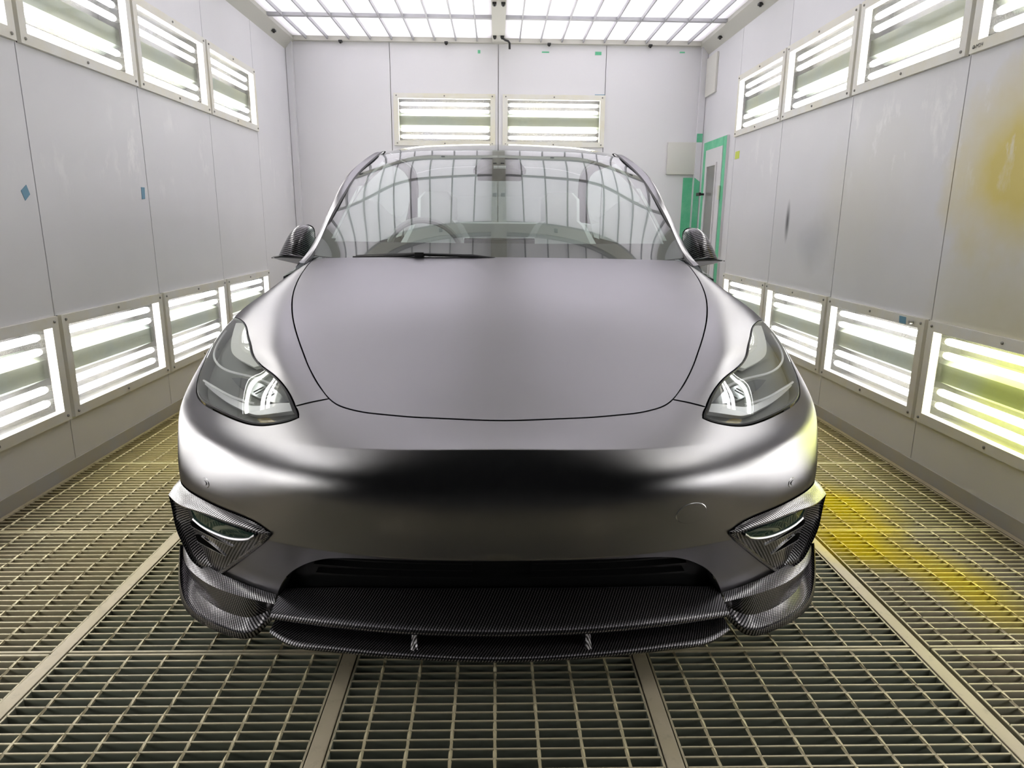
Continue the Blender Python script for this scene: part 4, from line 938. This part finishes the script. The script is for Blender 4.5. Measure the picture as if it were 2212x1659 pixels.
    V = [(sx*x, y, z) for y in (yb0, yb0+.02, yb1-.02, yb1) for x, z in lowp]
    for i in range(8): V[i] = (V[i][0], V[i][1], V[i][2]+(.004 if i < 4 else -.002))
    mb.add(V, [(i*8+j, i*8+(j+1) % 8, (i+1)*8+(j+1) % 8, (i+1)*8+j) for i in range(3) for j in range(8)]+[tuple(range(8)), tuple(range(24, 32))])
    fixn(mb.build('mirror_base', M['paint'], mi, 30))
    strip3('mirror_trim', [(.79, 1.473, 1.009), (.85, 1.473, 1.0145), (.92, 1.473, 1.017), (.957, 1.476, 1.0115)], [(.79, 1.473, 1.004), (.85, 1.473, 1.0085), (.92, 1.473, 1.011), (.957, 1.476, 1.008)], M['black'], mi, sx)
    mb = MB().add([(sx*.79, y, z) for y in (1.50, 1.60) for z in (.985, 1.01)]+[(sx*.84, y, z) for y in (1.50, 1.60) for z in (.955, .985)], [(0, 1, 3, 2), (4, 5, 7, 6), (0, 4, 6, 2), (1, 3, 7, 5), (0, 1, 5, 4), (2, 3, 7, 6)])
    fixn(mb.build('mirror_foot', M['black'], mi))
# underbody and cabin
MB().add(*bevel_box(-.84, .84, 1.30, 4.55, .19, .30, .02)).build('floor_pan', M['black'], car)
for y in (.90, 3.75): MB().box(-.66, .66, y-.42, y+.42, .22, .70).build('inner_arch', M['dark'], car)
MB().add(*bevel_box(-.76, .76, 3.40, 4.45, .62, .70, .02)).build('cargo_floor', M['cabindark'], car)
MB().box(-.80, .80, 1.22, 1.30, .25, .95).build('firewall', M['dark'], car)
dash = patch('dashboard', [[(0, 1.22, .955), (.35, 1.24, .955), (.76, 1.34, .965)], [(0, 1.55, 1.010), (.35, 1.56, 1.010), (.79, 1.60, .99)], [(0, 1.86, 1.015), (.35, 1.87, 1.015), (.80, 1.86, .985)], [(0, 1.90, .99), (.35, 1.91, .99), (.80, 1.90, .96)], [(0, 1.86, .70), (.35, 1.86, .70), (.80, 1.86, .70)]], M['cabindark'], car)
MB().add(*bevel_box(-.74, .74, 1.898, 1.912, .93, .975, .003)).build('dash_trim', M['cabin'], dash, True)
scr = MB().add(*bevel_box(-.17, .17, 1.90, 1.915, .86, 1.085, .006)).build('centre_screen', M['screen'], car, True)
MB().add(*bevel_box(-.168, .168, 1.898, 1.913, 1.078, 1.088, .002)).build('screen_edge', M['chrome'], scr, True)
st = MB().tube([(-.37+.182*math.cos(a), 2.02-.06*math.sin(a), 1.0+.182*math.sin(a)*.93) for a in [2*math.pi*i/32 for i in range(33)]], .015, 8, False).build('steering_wheel', M['cabin'], car, True)
MB().tube([(-.37, 1.90, .94), (-.37, 2.02, 1.0)], [.05, .07], 12).tube([(-.20, 2.02, 1.0), (-.54, 2.02, 1.0)], .018, 6).build('steering_hub', M['cabindark'], st, True)
for x in (-.38, .38):
    se = MB().add(*bevel_box(x-.25, x+.25, 2.20, 2.72, .45, .62, .05)).build('front_seat', M['seat'], car, True)
    bm_ = MB(); V = []
    for z, y, hw, th in ((.55, 2.66, .25, .13), (.80, 2.74, .255, .13), (1.02, 2.82, .23, .11), (1.14, 2.86, .16, .09), (1.17, 2.87, .12, .08), (1.30, 2.91, .12, .075), (1.34, 2.92, .08, .05)):
        V += [(x-hw, y+.02, z), (x-hw*.8, y-th/2, z), (x+hw*.8, y-th/2, z), (x+hw, y+.02, z), (x+hw*.8, y+th/2, z), (x-hw*.8, y+th/2, z)]
    bm_.add(V, [(i*6+j, i*6+(j+1) % 6, (i+1)*6+(j+1) % 6, (i+1)*6+j) for i in range(6) for j in range(6)]+[tuple(range(36, 42))])
    fixn(bm_.build('seat_back', M['seat'], se, True))
MB().add(*bevel_box(-.64, .64, 3.25, 3.45, .5, 1.16, .06)).build('rear_bench', M['seat'], car, True)
for sx in (1, -1):
    n = 20; a = curve3(PIN[1:6], n)
    strip3('pillar_trim', a+[-.025, .05, -.03], a+[.0, .10, -.06], M['cabin'], car, sx)
# mirror pod behind the top of the windshield
pod = MB()
for s in (-1, 1):
    pod.add([(s*x, y, z) for x, y, z in ((.03, 1.98, 1.462), (.085, 1.985, 1.460), (.125, 1.93, 1.405), (.112, 1.935, 1.398), (.06, 1.965, 1.425), (.03, 1.97, 1.43), (.03, 2.03, 1.45), (.085, 2.03, 1.45), (.125, 1.98, 1.39), (.112, 1.985, 1.385), (.06, 2.01, 1.41), (.03, 2.01, 1.415))],
            [tuple(range(6)), tuple(range(11, 5, -1))]+[(i, (i+1) % 6, 6+(i+1) % 6, 6+i) for i in range(6)])
pod.box(-.03, .03, 1.97, 2.02, 1.43, 1.462)
pod.build('mirror_camera_pod', M['cabindark'], car)
MB().add(*bevel_box(-.11, .11, 2.06, 2.09, 1.36, 1.42, .012)).build('interior_mirror', M['black'], car, True)
# wiper lying at the foot of the windshield
wi = MB()
wi.tube([(-.56, 1.20, 1.030), (-.42, 1.165, 1.035), (-.30, 1.135, 1.044), (-.16, 1.118, 1.041), (-.03, 1.110, 1.033)], [.004, .005, .005, .004, .003], 6)
wi.build('wiper_blade', M['black'], car, True)
o = MB().add(*bevel_box(-.318, -.285, 1.122, 1.148, 1.036, 1.053, .003)).build('wiper_joint', M['black'], car, True)
MB().tube([(-.55, 1.215, 1.030), (-.43, 1.18, 1.040), (-.31, 1.135, 1.048)], [.008, .006, .005], 6).build('wiper_arm', M['cabindark'], car, True)
MB().tube([(-.30, 1.130, 1.048), (-.10, 1.112, 1.043), (-.02, 1.108, 1.035)], [.003, .005, .003], 6).build('wiper_spoiler', M['cabindark'], car, True)
